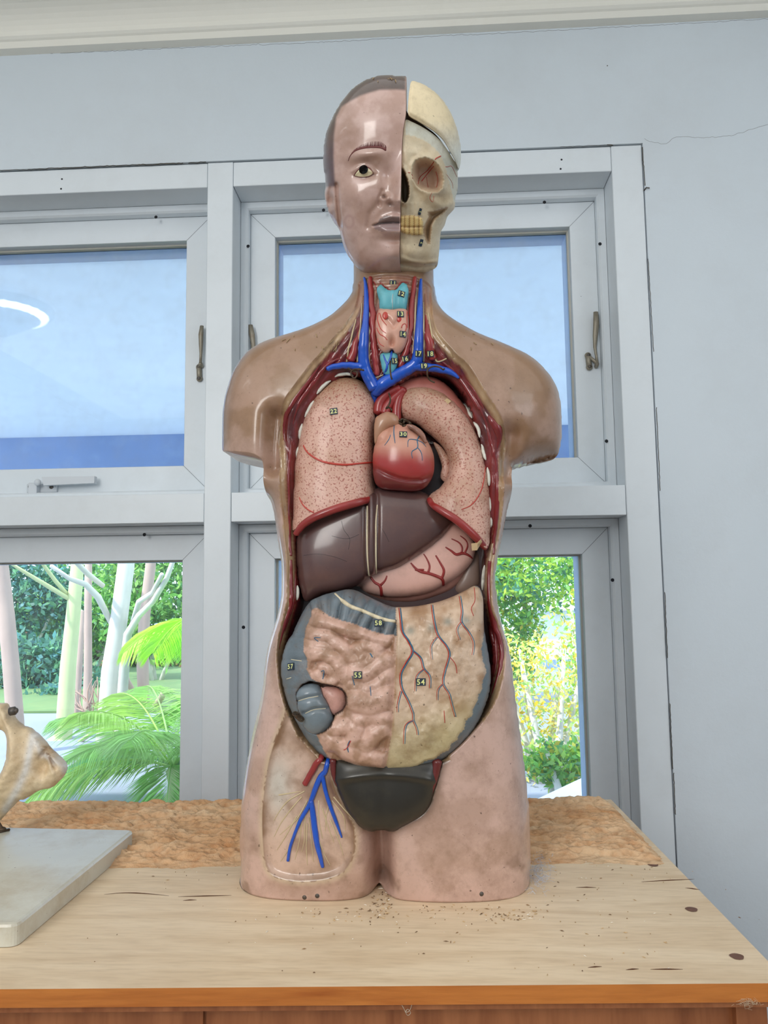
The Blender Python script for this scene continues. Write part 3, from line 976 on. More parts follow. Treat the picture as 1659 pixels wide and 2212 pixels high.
# left window: trees
tree('tree', 'pale mauve trunk at the left end of the lower left pane', 7.4,
     [(-8, 1120, 30), (2, 1225, 32), (14, 1330, 34), (24, 1440, 35), (33, 1560, 36), (36, 1690, 38)], [], M['bark2'])
tree('tree', 'greenish white straight trunk, second from the left, with two boughs', 8.2,
     [(176, 1100, 26), (167, 1225, 28), (158, 1330, 31), (147, 1440, 34), (140, 1560, 37), (125, 1700, 40)],
     [[(160, 1300, 10), (110, 1270, 10), (60, 1240, 8), (20, 1215, 6)], [(150, 1290, 9), (120, 1255, 9), (95, 1222, 8), (75, 1190, 6)], [(148, 1618, 9), (180, 1597, 9), (215, 1573, 8), (245, 1560, 6)]], M['bark3'])
tree('tree', 'broad white central trunk dividing low, with boughs reaching left', 7.1,
     [(280, 1100, 34), (272, 1225, 37), (258, 1330, 38), (240, 1450, 42), (232, 1560, 43), (222, 1700, 47)],
     [[(240, 1345, 12), (212, 1290, 15), (185, 1262, 13), (150, 1250, 10), (110, 1222, 9)],
      [(222, 1265, 11), (190, 1240, 12), (165, 1215, 11)],
      [(252, 1660, 20), (260, 1560, 22), (268, 1450, 22), (276, 1370, 18), (300, 1330, 14), (330, 1300, 12), (360, 1250, 12), (378, 1200, 10)],
      [(285, 1350, 11), (300, 1300, 12), (330, 1280, 11), (350, 1240, 9)]], M['bark'])
tree('tree', 'beige pink trunk with a fork behind the bright palm', 10.5,
     [(332, 1100, 22), (325, 1225, 23), (312, 1330, 25), (308, 1440, 26), (312, 1560, 24), (300, 1700, 26)],
     [[(300, 1540, 16), (290, 1500, 14), (275, 1470, 11), (268, 1440, 9)], [(300, 1580, 18), (325, 1540, 16), (350, 1505, 14), (352, 1498, 12)]], M['bark2'])
tree('tree', 'thin shaded trunk between the second trunk and the central trunk', 10.0,
     [(192, 1150, 15), (190, 1300, 16), (190, 1450, 18), (187, 1600, 20), (187, 1690, 22)], [], M['bark2'])
tree('tree', 'thin brownish trunk just right of the greenish trunk', 9.4,
     [(176, 1320, 12), (170, 1450, 16), (162, 1560, 18), (152, 1700, 20)], [], M['bark2'])
# foliage masses behind them
k = 0
for px, py, Y, rx, rz, cols, fl, nm, lb in (
    (40, 1290, 13, 1.5, 1.0, DEEP, 0, 'leafy_tree', 'dark teal leafy crown at the top left of the lower left pane'),
    (95, 1370, 12.5, 1.1, 0.9, GREENS, 30, 'flowering_shrub', 'green shrub with pink flowers behind the greenish trunk'),
    (60, 1470, 12, 1.3, 0.8, DEEP, 0, 'leafy_tree', 'bluish dark shrub low at the left of the lower left pane'),
    (200, 1300, 13, 1.3, 1.0, GREENS, 14, 'flowering_shrub', 'green crown with a few pink flowers behind the central trunk'),
    (215, 1440, 13, 1.1, 0.9, [(120, 120, 90), (150, 130, 110), (90, 120, 80)], 0, 'leafy_tree', 'brownish dry shrub between the greenish and the central trunk'),
    (340, 1280, 13, 1.3, 1.1, GREENS, 0, 'leafy_tree', 'mid green crown at the right of the lower left pane'),
    (330, 1470, 12.5, 1.2, 1.0, [(110, 160, 80), (160, 150, 90), (130, 180, 90), (220, 150, 110)], 0, 'leafy_tree', 'green and orange shrub behind the forked beige trunk'),
    (100, 1580, 14, 1.5, 0.7, DEEP, 0, 'leafy_tree', 'low dark hedge plant right of the mauve trunk'),
    (300, 1590, 14, 1.4, 0.6, GREENS, 8, 'leafy_tree', 'low green hedge plant behind the foot of the forked trunk'),
    (190, 1610, 14, 0.9, 0.5, [(170, 180, 180), (150, 165, 165), (120, 140, 130)], 0, 'leafy_tree', 'low greyish hedge plant behind the central trunk')):
    k += 1
    bush(nm, lb, px, py, (11.6 + 0.85 * ((k * 3) % 8)) if k < 8 else (11.6, 11.6, 10.9)[k - 8], rx if k < 8 else .66, rz, 5200, 0.13, cols, 20 + k, stem=3, flowers=fl, cat='tree', group='crowns behind the left trunks', shell=0.2, ry=0.33)
def palm(name, label, px, py, Y, n, L_, cols, seed, spread=(0, 2 * PI), up=0.5, size=1.0):
    c = atY(px, py, Y)
    r = empty(name, (c[0], c[1], GZ), label, 'palm', 'palms outside the left window')
    rs = random.Random(seed)
    t = MB(); t.tube([(c[0], c[1], GZ), (c[0] + .05, c[1], (c[2] + GZ) / 2), tuple(c)], [0.10, 0.08, 0.06]); t.build('trunk', [M['bark3']], r)
    for i in range(n):
        a = spread[0] + (spread[1] - spread[0]) * (i + 0.5 * rs.random()) / n
        el = up * (0.4 + rs.random())
        ln = L_ * (0.8 + 0.4 * rs.random())
        P = []
        for q in np.linspace(0, 1, 14):
            P.append(c + np.array([math.cos(a) * ln * q, math.sin(a) * ln * q * 0.8, el * ln * q - 1.1 * ln * 0.55 * q * q]))
        P = np.array(P)
        f = MB(); cc = lin(cols[rs.randrange(len(cols))])
        f.tube(P, [0.010, 0.003], seg=5, col=cc)
        T = np.gradient(P, axis=0); T /= np.linalg.norm(T, axis=1)[:, None]
        V, F, C = [], [], []
        for q in range(84):
            u = 0.12 + 0.88 * q / 84
            p = np.array([np.interp(u * 13, range(14), P[:, j]) for j in range(3)]); tt = T[min(13, int(u * 13))]
            for sd_ in (-1, 1):
                sidev = np.cross(tt, (0, 0, 1)); sidev /= np.linalg.norm(sidev) + 1e-9
                dv = tt * 0.75 + sidev * sd_ * 0.9 + np.array((0, 0, -0.15 - 0.4 * rs.random())); dv /= np.linalg.norm(dv)
                ll = 0.34 * size * math.sin(PI * (0.12 + 0.82 * u)) + 0.05
                wv = np.cross(dv, (0.1, 0.9, 0.4)); wv = wv / (np.linalg.norm(wv) + 1e-9) * 0.0065 * size
                b0 = len(V)
                V += [p - wv * .4, p + dv * ll * .5 - wv, p + dv * ll + (0, 0, -.05 * size), p + dv * ll * .5 + wv]
                F.append((b0, b0 + 1, b0 + 2, b0 + 3)); k_ = 0.8 + 0.5 * rs.random(); C += [tuple(x * k_ for x in cc)] * 4
        f.add(V, F, 0, np.array(C))
        f.build('frond', [M['leaf']], r)
    return r
palm('palm', 'feathery pale green palm low in the lower left pane', 375, 1660, 5.6, 22, 0.95, [(160, 205, 120), (180, 215, 140), (190, 220, 120), (150, 200, 150)], 3, up=0.8)
palm('palm', 'bright lime palm at the right edge of the lower left pane', 440, 1345, 6.8, 12, 0.72, [(170, 226, 60), (190, 232, 90), (160, 220, 80)], 5, up=0.3)
# bare twigs
t = MB(); rs = random.Random(4)
for q in range(26):
    x, y = 205 + rs.uniform(-20, 20), 1560 + rs.uniform(-40, 20)
    pts = [(x, y)]
    a = rs.uniform(-2.6, -0.5)
    for s_ in range(4):
        a += rs.uniform(-.4, .4); x += 16 * math.cos(a); y += 16 * math.sin(a); pts.append((x, y))
    t.tube(smooth_poly([atY(px_, py_, 8.9 + 0.1 * rs.random()) for px_, py_ in pts], .05, closed=False), [0.012, 0.004], seg=5)
t.tube([atY(205, 1560, 8.9), (atY(205, 1560, 8.9)[0], 8.9, GZ)], 0.02, seg=6)
tag(t.build('bare_shrub', [M['twig']]), 'leafless pinkish twiggy shrub between the two pale trunks', 'shrub')
# right window: building, shrubs, path
bd = empty('building', (4.2, 15.2, GZ), 'long white low building behind the yellow flowering shrub', 'building')
bx0 = atY(1125, 1400, 15)[0]; zt = atY(1180, 1318, 15)[2]
b = MB().box((bx0, 15, GZ), (9.5, 19, zt)); b.build('wall', [M['building']], bd)
b = MB().box((bx0 - .2, 14.7, zt), (9.7, 19.2, zt + .12)); b.build('roof', [M['building']], bd)
for X in (atY(1190, 1430, 15)[0], atY(1235, 1430, 15)[0]):
    b = MB().box((X - .22, 14.98, atY(1190, 1448, 15)[2]), (X + .22, 15.02, atY(1190, 1425, 15)[2])); b.build('window', [M['beam']], bd)
b = MB().box((bx0, 14.85, atY(1190, 1512, 15)[2]), (9.5, 14.97, atY(1190, 1508, 15)[2])); b.build('ledge', [M['beam']], bd)
bush('leafy_tree', 'bright green tree crown at the top of the lower right pane', 1190, 1205, 10, 1.5, 0.62, 9000, 0.09, LIME[:3] + DEEP[:1], 51, cat='tree')
bush('leafy_tree', 'darker green crown just right of the model in the lower right pane', 1090, 1330, 10.5, 0.5, 1.0, 4200, 0.09, GREENS + LIME, 52, stem=3, cat='tree')
bush('flowering_shrub', 'open shrub with yellow and lime leaves, right of the model', 1175, 1520, 6.4, 0.52, 0.72, 2300, 0.05, YEL, 53, stem=6, shell=0.1)
bush('flowering_shrub', 'airy lime shrub at the right edge of the lower right pane', 1262, 1430, 7.2, 0.28, 0.8, 1100, 0.055, LIME, 54, stem=3, shell=0.1)
bush('shrub', 'low green plant at the foot of the yellow shrub', 1210, 1650, 5.6, 0.26, 0.16, 1100, 0.06, GREENS + LIME, 55, stem=3)
bush('leafy_tree', 'green plant in the gap left of the model waist', 600, 1290, 9, 0.6, 1.2, 3500, 0.1, DEEP + GREENS, 56, stem=3, cat='tree')
b = MB(); q = [atZ(1130, 1740, GZ + 0.35), atZ(1300, 1660, GZ + 0.35), atZ(1420, 1760, GZ + .35), atZ(1200, 1800, GZ + .35)]
b.prism([(p[0], p[1]) for p in q], GZ, GZ + 0.35); tag(b.build('ramp_wall', [M['building']]), 'white low ramp wall seen at the bottom of the lower right pane', 'wall')

# ------------------------------------------------------------------ cabinet
FL = atZ(0, 2137, ZD); FR = atZ(1659, 2124, ZD); BL = atZ(130, 1733, ZD); BR = atZ(1320, 1727, ZD); RM_ = atZ(1659, 2076, ZD)
def isect(p, q, r, s):
    d1, d2 = q[:2] - p[:2], s[:2] - r[:2]
    t = ((r[0] - p[0]) * d2[1] - (r[1] - p[1]) * d2[0]) / (d1[0] * d2[1] - d1[1] * d2[0])
    return p[:2] + d1 * t
cFR = isect(FL, FR, BR, RM_); cBR = BR[:2]
ux = (cFR - isect(FL, FR, FL, FL + np.array([0, 1, 0]))); ux = ux / np.linalg.norm(ux)
uy = (cBR - cFR); DEP = np.linalg.norm(uy); uy /= DEP
LW = 1.35
def dk(x, y): return cFR - ux * x + uy * y      # x leftwards from the right edge, y backwards from the front edge
cab = empty('wooden_cabinet', (*dk(LW / 2, DEP / 2), 0), 'pine topped wooden cabinet with orange varnished edge in front of the windows', 'cabinet')
TH = 0.0135
def quad(x0, x1, y0, y1): return [tuple(dk(x1, y0)), tuple(dk(x0, y0)), tuple(dk(x0, y1)), tuple(dk(x1, y1))]
b = MB().prism(quad(0, LW, 0, DEP), ZD - TH, ZD, mat=0, mat_side=1); WT = b.build('worktop', [M['woodtop'], M['woodedge']], cab)
b = MB().prism(quad(0.004, LW - .004, 0.006, DEP - .01), ZD - TH - 0.0065, ZD - TH, mat=0); b.build('moulding', [M['wooddark']], cab)
b = MB().prism(quad(0.018, LW - .02, 0.03, 0.05), 0.10, ZD - TH - 0.0065); b.build('front_panel', [M['wooddark']], cab)
for x in (0.0085, 0.45, 0.9, LW - 0.05):
    b = MB().prism(quad(x, x + (0.024 if x < .01 else .04), 0.022 if x < .01 else 0.026, 0.07), 0.02, ZD - TH - 0.0065); b.build('stile', [M['wooddark']], cab)
b = MB().prism(quad(0.0085, 0.026, 0.07, DEP - .02), 0.05, ZD - TH - .0065); b.build('side_panel', [M['wooddark']], cab)
b = MB().prism(quad(LW - .026, LW - .0085, 0.07, DEP - .02), 0.05, ZD - TH - .0065); b.build('side_panel', [M['wooddark']], cab)
b = MB().prism(quad(0.026, LW - .026, DEP - .04, DEP - .022), 0.05, ZD - TH - .0065); b.build('back_panel', [M['wooddark']], cab)
for x in (.02, LW - .07):
    for y in (.03, DEP - .08):
        b = MB().prism(quad(x, x + .05, y, y + .05), 0, 0.1 if y < .1 else .05); b.build('foot', [M['wooddark']], cab)
M['plug'] = mat('dark_wood_plug', lin((112, 76, 58)), 0.6, dirt=lin((70, 44, 34)), dirt_amt=0.7, dscale=150)
for px, py in ((1411, 1868.5), (1494, 1965), (1592, 2067)):
    p = atZ(px, py, ZD); b = MB()
    V = [(p[0] + 0.0055 * math.cos(t) * (1 + .1 * math.sin(3 * t)), p[1] + 0.0055 * math.sin(t), ZD + 0.0004) for t in np.linspace(0, 2 * PI, 17)[:-1]]
    b.add(V + [(p[0], p[1], ZD + 0.0005)], [(i, (i + 1) % 16, 16) for i in range(16)]); b.build('dowel_plug', [M['plug']], cab)
M['crackm'] = mat('wood_crack', lin((84, 50, 28)), 0.9)
for pts in ([(225, 1932), (270, 1929), (320, 1931), (365, 1935)], [(385, 1937), (440, 1936), (500, 1934)], [(395, 1945), (425, 1944)],
            [(1244, 1917), (1260, 1917), (1288, 1917)], [(1385, 1905), (1500, 1899)], [(1480, 1918), (1512, 1922)], [(1352, 2095), (1380, 2093)], [(1405, 2094), (1475, 2094)], [(1270, 2090), (1300, 2088)]):
    b = MB()
    P = [atZ(x, y, ZD + 0.0001) for x, y in smooth_poly(pts, 8, False)]
    b.tube(P, [0.0001, 0.0007, 0.0001], seg=4)
    b.build('crack', [M['crackm']], cab)
# insect-eaten crumbly strip along the back of the top
def sawdust():
    n1, n2 = 520, 260
    xs = np.linspace(0.004, 1.0, n1); ys = np.linspace(0, 1, n2)
    X, Y = np.meshgrid(xs, ys, indexing='ij')
    yb0 = DEP * (0.475 + 0.04 * X) + 0.03 * (fnoise(X * 9, X * 0 + 3) - .5)
    yy = yb0 + (DEP - 0.0005 - yb0) * Y
    f = fnoise(X * 45, yy * 130, 5); f2 = fnoise(X * 150 + 9, yy * 300, 3)
    ed = sstep(0, 0.16, Y) * sstep(0, 0.06, 1 - Y * 0.98) * sstep(0.0, 0.02, X - 0.003)
    pat = sstep(0.34, 0.6, f)
    h = (-0.0005 + ed * (0.0010 + 0.0080 * pat * f + 0.0048 * f2))
    base = cFR[None, None, :] - X[..., None] * ux + yy[..., None] * uy
    V = np.concatenate([base, (ZD + h)[..., None]], -1).reshape(-1, 3)
    I = np.arange(n1 * n2).reshape(n1, n2)
    F = np.stack([I[:-1, :-1], I[:-1, 1:], I[1:, 1:], I[1:, :-1]], -1).reshape(-1, 4)
    tone = fnoise(X * 14 + 3, yy * 30, 4)[..., None] * 0.9 + 0.35 * (f2[..., None] - .5)
    c = np.array(lin((204, 148, 96))) * (1 - tone) + np.array(lin((238, 212, 176))) * tone
    c = c * (0.80 + 0.20 * sstep(0.28, 0.45, f2))[..., None]
    b = MB(); b.add(V, F.tolist(), 0, c.reshape(-1, 3))
    o = b.build('wood_dust', [mat('crumbly_wood_dust', attr=True, rough=0.95, var=0.1, dirt=lin((190, 118, 60)), dirt_amt=0.6, dscale=40, bump=0.8, bscale=350)])
    tag(o, 'orange brown crumbly wood dust along the back of the cabinet top', 'wood dust', kind='stuff')
sawdust()
# ------------------------------------------------------------------ anatomical torso
YM = 0.842
torso = empty('anatomical_torso', (-0.005, YM, ZD), 'painted half-dissected anatomical torso model with half skull face, standing on the wooden cabinet', 'anatomical model')
BF = Frame((0, YM, CAM[2]))
BODY = [(790, 553), (770, 557), (766, 566), (766, 607), (764, 626), (762, 644), (756, 658), (747, 671), (735.6, 683), (722, 696), (706, 706), (683, 717), (660, 725), (627, 734), (604, 739), (579, 746), (559, 755), (536.5, 771), (520.7, 792), (507, 817), (498, 847), (491.5, 869.5), (488, 903), (487.5, 937), (489.5, 965),
        (496, 984), (514, 990), (536, 994), (560, 998), (578, 1003), (590, 1012), (592.5, 1030), (592.5, 1062), (595, 1095), (600, 1120), (604, 1152), (609, 1186), (614, 1216), (616, 1245), (614, 1290), (607, 1325), (597, 1355), (586, 1390), (580, 1425), (575, 1480), (564, 1530), (552, 1580), (541, 1640), (532, 1700), (527.5, 1760), (526, 1820), (527, 1870), (527.5, 1897),
        (560, 1897.5), (600, 1897.5), (650, 1897.5), (700, 1897.5), (760, 1897.5), (810, 1897), (816, 1890), (823, 1880), (831, 1890), (838, 1897), (880, 1896.5), (930, 1896), (990, 1896), (1060, 1895), (1110, 1894.5), (1141, 1894),
        (1141.5, 1860), (1141, 1800), (1139, 1740), (1133, 1680), (1126, 1620), (1118, 1560), (1110, 1500), (1103, 1440), (1097, 1400), (1090, 1375), (1081, 1345), (1074, 1310), (1069, 1270), (1068, 1240), (1072, 1205), (1081, 1175), (1088, 1141), (1093, 1113), (1096, 1084), (1097, 1050), (1098, 1030),
        (1102, 1015), (1116, 1008), (1140, 1004), (1175, 998), (1198, 990), (1206, 975), (1210, 950), (1211, 915), (1209, 885), (1202, 849), (1190, 824), (1174, 805), (1158, 789), (1135.6, 773), (1102, 759), (1068, 746), (1029, 732), (1003, 718), (985, 708), (969, 697), (953, 679), (944, 658), (939, 633), (936.5, 607), (935, 568), (931, 557), (912, 553), (850, 552)]
SOLVE = [(766, 480)] + BODY[2:24] + [(488, 985), (489, 1060), (493, 1075), (560, 1080), (592, 1085)] + BODY[33:52] + [(527, 2250), (808, 2250), (812, 1990), (816, 1910), (822, 1884), (830, 1910), (835, 1990), (838, 2250), (1141, 2250)] + BODY[68:83] + [(1098, 1085), (1130, 1085), (1200, 1075), (1210, 1060), (1211, 985)] + BODY[90:-4] + [(936, 560), (936, 480)]
OPN = c2([(500, 85), (497, 160), (490, 260), (470, 380), (430, 480), (370, 580), (320, 640), (240, 740), (170, 830), (80, 930)]) + [(661, 816), (638, 847), (620, 872), (606.5, 899), (600, 926), (598.6, 948.6), (602, 966.7), (605.4, 989), (606.5, 1039), (607, 1073), (610, 1107), (613, 1141), (615.6, 1175), (620, 1216), (620, 1265), (618, 1305), (609, 1340), (600, 1378), (598, 1412), (601, 1444), (608, 1483), (616, 1509), (624, 1532), (645, 1580), (690, 1622), (720, 1640), (955, 1636), (968, 1626), (1000, 1598), (1042, 1553), (1062, 1525), (1078, 1493), (1090, 1454), (1096, 1412), (1092, 1382), (1083, 1355), (1068, 1320), (1064, 1281), (1067, 1232), (1071, 1200), (1080, 1165), (1084, 1129), (1087, 1095), (1088, 1061), (1090, 1021), (1090, 994), (1093, 971), (1095, 948), (1090, 930), (1079, 903), (1061, 876), (1038, 842), (1018, 808), (1000, 786)] + c2([(1450, 880), (1370, 790), (1290, 700), (1230, 600), (1200, 470), (1190, 300), (1185, 200), (1178, 85), (1000, 62), (820, 58), (650, 62)])
INN = [(641.6, 1200), (638, 1152), (637, 1107), (638, 1039), (641.6, 994), (648, 960), (658.5, 926), (674, 892), (694.7, 858), (716, 832), (745, 815), (780, 812), (803, 830), (815, 850), (850, 838), (890, 815), (930, 806), (972, 818), (1000, 850), (1020, 895), (1034, 945), (1045, 995), (1051, 1073), (1051, 1170), (1047, 1219), (1049, 1297), (1056, 1336), (1062, 1395), (1064, 1440), (1056, 1500), (1040, 1540), (1000, 1580), (955, 1618), (940, 1624), (728, 1624), (698, 1604), (650, 1560), (628, 1500), (618, 1450), (616, 1415), (625, 1369), (641, 1307), (644, 1281)]
THW = c5([(303, 62), (290, 100), (270, 150), (230, 250), (200, 350), (180, 480), (166, 600), (166, 720), (175, 850), (200, 920), (250, 950), (350, 965), (450, 960), (530, 945), (600, 910), (640, 850), (660, 760), (655, 670), (640, 640), (590, 560), (545, 450), (525, 350), (480, 330), (420, 250), (360, 150)])
PEL = c5([(528, 330), (535, 400), (550, 470), (600, 590), (650, 660), (690, 700), (740, 715), (790, 708), (860, 715), (920, 680), (1000, 640), (1050, 580), (1075, 500), (1100, 400), (1115, 330), (1000, 320), (800, 320), (650, 320)])
inf_body = Inflate(smooth_poly(BF.uv(SOLVE), 0.004), 0.0016)
u_opn = smooth_poly(BF.uv([(x, y, 0.055) for x, y in OPN]), 0.002)
u_inn = smooth_poly(BF.uv([(x, y, 0.045) for x, y in INN]), 0.002)
u_thw = smooth_poly(BF.uv([(x, y, 0.06) for x, y in THW]), 0.002)
u_pel = smooth_poly(BF.uv([(x, y, 0.075) for x, y in PEL]), 0.002)
def lines_uv(pts, w): return BF.uv([(x, y, w) for x, y in pts])
groove = lines_uv([(820, 1790), (822, 1840), (824, 1900)], 0.05)
axl = lines_uv([(600, 905), (596, 960), (594, 1010)], 0.05)
axr = lines_uv([(1101, 940), (1098, 980), (1098, 1022)], 0.05)
chestl = lines_uv([(560, 800), (575, 870), (590, 930)], .05)
def body_w(P):
    h = inf_body(P)
    w_ = softcap(h, 0.083, 3)
    # crease between the thighs, folds at the armpits, a slight hollow above the collar bones
    w_ = w_ - 0.045 * np.exp(-(dist(groove, P, False) / 0.010) ** 2) * sstep(0.0, 0.02, CAM[2] - 0.19 - P[:, 1])
    w_ = w_ - 0.022 * np.exp(-(dist(axl, P, False) / 0.010) ** 2) - 0.022 * np.exp(-(dist(axr, P, False) / 0.010) ** 2)
    w_ = np.maximum(w_, 0.0)
    return w_
def body_front(P):
    w0 = body_w(P)
    w_ = w0.copy()
    io, ii, it, ip = inside(u_opn, P), inside(u_inn, P), inside(u_thw, P), inside(u_pel, P)
    do = dist(u_opn, P); di = dist(u_inn, P)
    t = do / (do + di + 1e-9)
    band = io & ~ii
    neck = sstep(1.60, 1.66, P[:, 1] + CAM[2])
    strand = 0.0012 * np.sin(do / 0.0011) * sstep(0.002, 0.004, do) + 0.002 * (fnoise(P[:, 0] * 200, P[:, 1] * 60) - .5)
    drop = sstep(0, 0.0015, do) * 0.0025 + 0.022 * t ** 1.3 * (1 - 0.75 * neck) + strand
    w_ = np.where(band, w0 - drop, w_)
    wall_ = sstep(0, 0.004, di)
    fl = -0.012 + 0.004 * fnoise(P[:, 0] * 40, P[:, 1] * 40)
    w_ = np.where(ii, (w0 - 0.028) * (1 - wall_) + fl * wall_, w_)
    dt = dist(u_thw, P)
    w_ = np.where(it & ~io, w0 - 0.0045 * sstep(0, 0.006, dt) + 0.004 * (fnoise(P[:, 0] * 60, P[:, 1] * 35) - .5) * sstep(0.002, .02, dt), w_)
    rim = np.where(~it & ~io, 0.0006 * np.exp(-((dt - 0.004) / 0.003) ** 2), 0)
    w_ = w_ + rim
    dp = dist(u_pel, P)
    w_ = np.where(ip & ~io, w0 - 0.004 * sstep(0, 0.003, dp), w_)
    w_ = w_ + np.where(~io, 0.0006 * (fnoise(P[:, 0] * 50, P[:, 1] * 50) - .5), 0)
    return w_
def body_back(P):
    return -softcap(inf_body(P), 0.075, 3) * 0.9
C_SKIN = np.array(lin((208, 174, 160))); C_TAN = np.array(lin((148, 114, 86))); C_CUT = np.array(lin((196, 166, 128)))
C_NECK = np.array(lin((182, 142, 116))); C_MUS = np.array(lin((128, 42, 42))); C_MUSD = np.array(lin((74, 26, 28)))
def mixc(a, b, t): return a * (1 - t[:, None]) + b * t[:, None]
def body_col(px, P, wf):
    n = len(P)
    z = P[:, 1] + CAM[2]
    f = fnoise(P[:, 0] * 28, P[:, 1] * 28, 5)
    # old brown grime: collects on shoulders, neck and the lower hem of the thighs
    g_ = sstep(1.30, 1.56, z + 0.09 * (f - .5)) * 0.9 + 0.35 * sstep(0.45, 0.65, f)
    c = mixc(np.tile(C_SKIN, (n, 1)), np.tile(C_TAN, (n, 1)), np.clip(g_, 0, 1))
    s = 0.55 * sstep(0.55, 0.75, fnoise(P[:, 0] * 60 + 5, P[:, 1] * 60, 5)) * sstep(1.08, 1.03, z)
    c = mixc(c, np.tile(lin((120, 88, 66)), (n, 1)), s)
    s = 0.5 * sstep(0.5, 0.8, fnoise(P[:, 0] * 20 + 2, P[:, 1] * 46, 4)) * sstep(1.60, 1.66, z)
    c = mixc(c, np.tile(lin((104, 80, 60)), (n, 1)), s)
    # worn square where a label came off the shoulder
    r = np.exp(-(((px[:, 0] - 1156) / 17) ** 4 + ((px[:, 1] - 905) / 20) ** 4)) * (0.35 + 0.5 * fnoise(P[:, 0] * 200, P[:, 1] * 200))
    c = mixc(c, np.tile(lin((160, 126, 104)), (n, 1)), np.clip(r, 0, 1))
    io, ii, it, ip = inside(u_opn, P), inside(u_inn, P), inside(u_thw, P), inside(u_pel, P)
    do = dist(u_opn, P); di = dist(u_inn, P)
    cut = mixc(np.tile(C_CUT, (n, 1)), np.tile(lin((140, 104, 72)), (n, 1)), fnoise(P[:, 0] * 160, P[:, 1] * 50, 4))
    low = sstep(1.36, 1.30, z) * 0.0
    cw = 0.0038 + 0.0035 * fnoise(P[:, 0] * 50 + 3, P[:, 1] * 22)
    mus = mixc(np.tile(C_MUS, (n, 1)), np.tile(C_MUSD, (n, 1)), sstep(0.35, 0.7, fnoise(P[:, 0] * 140, P[:, 1] * 30 + 3, 3)) * .8)
    b = mixc(cut, mus, sstep(0, 0.0022, do - cw))
    nk = sstep(1.585, 1.605, z)
    ncol = mixc(np.tile(C_NECK, (n, 1)), np.tile(lin((122, 74, 62)), (n, 1)), fnoise(P[:, 0] * 260, P[:, 1] * 40, 4))
    b = mixc(b, ncol, nk)
    c = np.where((io & ~ii)[:, None], b, c)
    c = np.where(ii[:, None], mixc(np.tile(C_MUSD, (n, 1)), np.tile(lin((40, 20, 20)), (n, 1)), fnoise(P[:, 0] * 60, P[:, 1] * 60)), c)
    # thigh window
    dt = dist(u_thw, P)
    tw = mixc(np.tile(lin((214, 182, 162)), (n, 1)), np.tile(lin((204, 196, 184)), (n, 1)), np.exp(-(((px[:, 0] - 600) / 34) ** 2 + ((px[:, 1] - 1700) / 70) ** 2)))
    tw = mixc(tw, np.tile(lin((140, 106, 78)), (n, 1)), np.clip(0.9 * np.exp(-dt / 0.0030) + .7 * sstep(.45, .75, fnoise(P[:, 0] * 40, P[:, 1] * 40 + 9, 4)), 0, 1))  # shadow line along the recess edge put into the colour, plus brown mottling
    c = np.where((it & ~io)[:, None], tw, c)
    hem = (~it & ~io) * np.exp(-(dt / 0.0035) ** 2) * .6
    c = mixc(c, np.tile(lin((206, 184, 148)), (n, 1)), hem)
    c = np.where((ip & ~io)[:, None], np.tile(lin((64, 56, 40)), (n, 1)), c)
    dp = dist(u_pel, P)
    hem = (~ip & ~io) * np.exp(-(dp / 0.005) ** 2) * .7
    c = mixc(c, np.tile(lin((92, 70, 54)), (n, 1)), hem)
    return c
BR_ = Relief(BF, BODY, 0.0021, body_front, body_back,
            lines=[([(x, y, 0.055) for x, y in OPN], True), ([(x, y, 0.045) for x, y in INN], True), ([(x, y, 0.06) for x, y in THW], True)],
            colf=body_col, matf=lambda c, P: (inside(u_opn, P) & (P[:, 1] + CAM[2] < 1.60)).astype(int))
b = MB(); BR_.into(b)
# pull the foot of the model flat on to the worktop
Vb = b.v[0]; Vb[:, 2] = np.maximum(Vb[:, 2], ZD + 0.0004)
BODYO = b.build('torso_shell', [M['skin'], M['muscle']], torso)
BV = [BR_.bvh]
# ---------- generic organ
def organ(outline, Y, D, step=0.0016, solve=None, back=0.012, p=3.0, colf=None, extra=None, lines=(), tilt=0.0, matf=None, edge=0.0):
    F_ = Frame((0, Y, CAM[2]), tilt)
    u = smooth_poly(F_.uv(solve or outline), 0.003)
    I = Inflate(u, 0.0014)
    def wf(P):
        h = softcap(I(P), D, p) + edge
        if extra is not None: h = h + extra(P, h, F_)
        return h
    def wb(P): return -softcap(I(P), back, 2) - 0.0003
    return Relief(F_, outline, step, wf, wb, lines, colf, matf)
def pxof(F_, P, h): return F_.px(P[:, 0], P[:, 1], h)
def drawn(mb, pts, bv, r, mat_, lift=0.0002, seg=6, ds=3.0):
    """fine painted or moulded line lying on a surface; r in pixels (single or taper list)"""
    S = drape(pts, bv, ds, lift)
    if S is None: return
    rr = np.array(r, float) * PXM if np.ndim(r) else r * PXM
    mb.tube(S, rr, mat_, seg=seg)
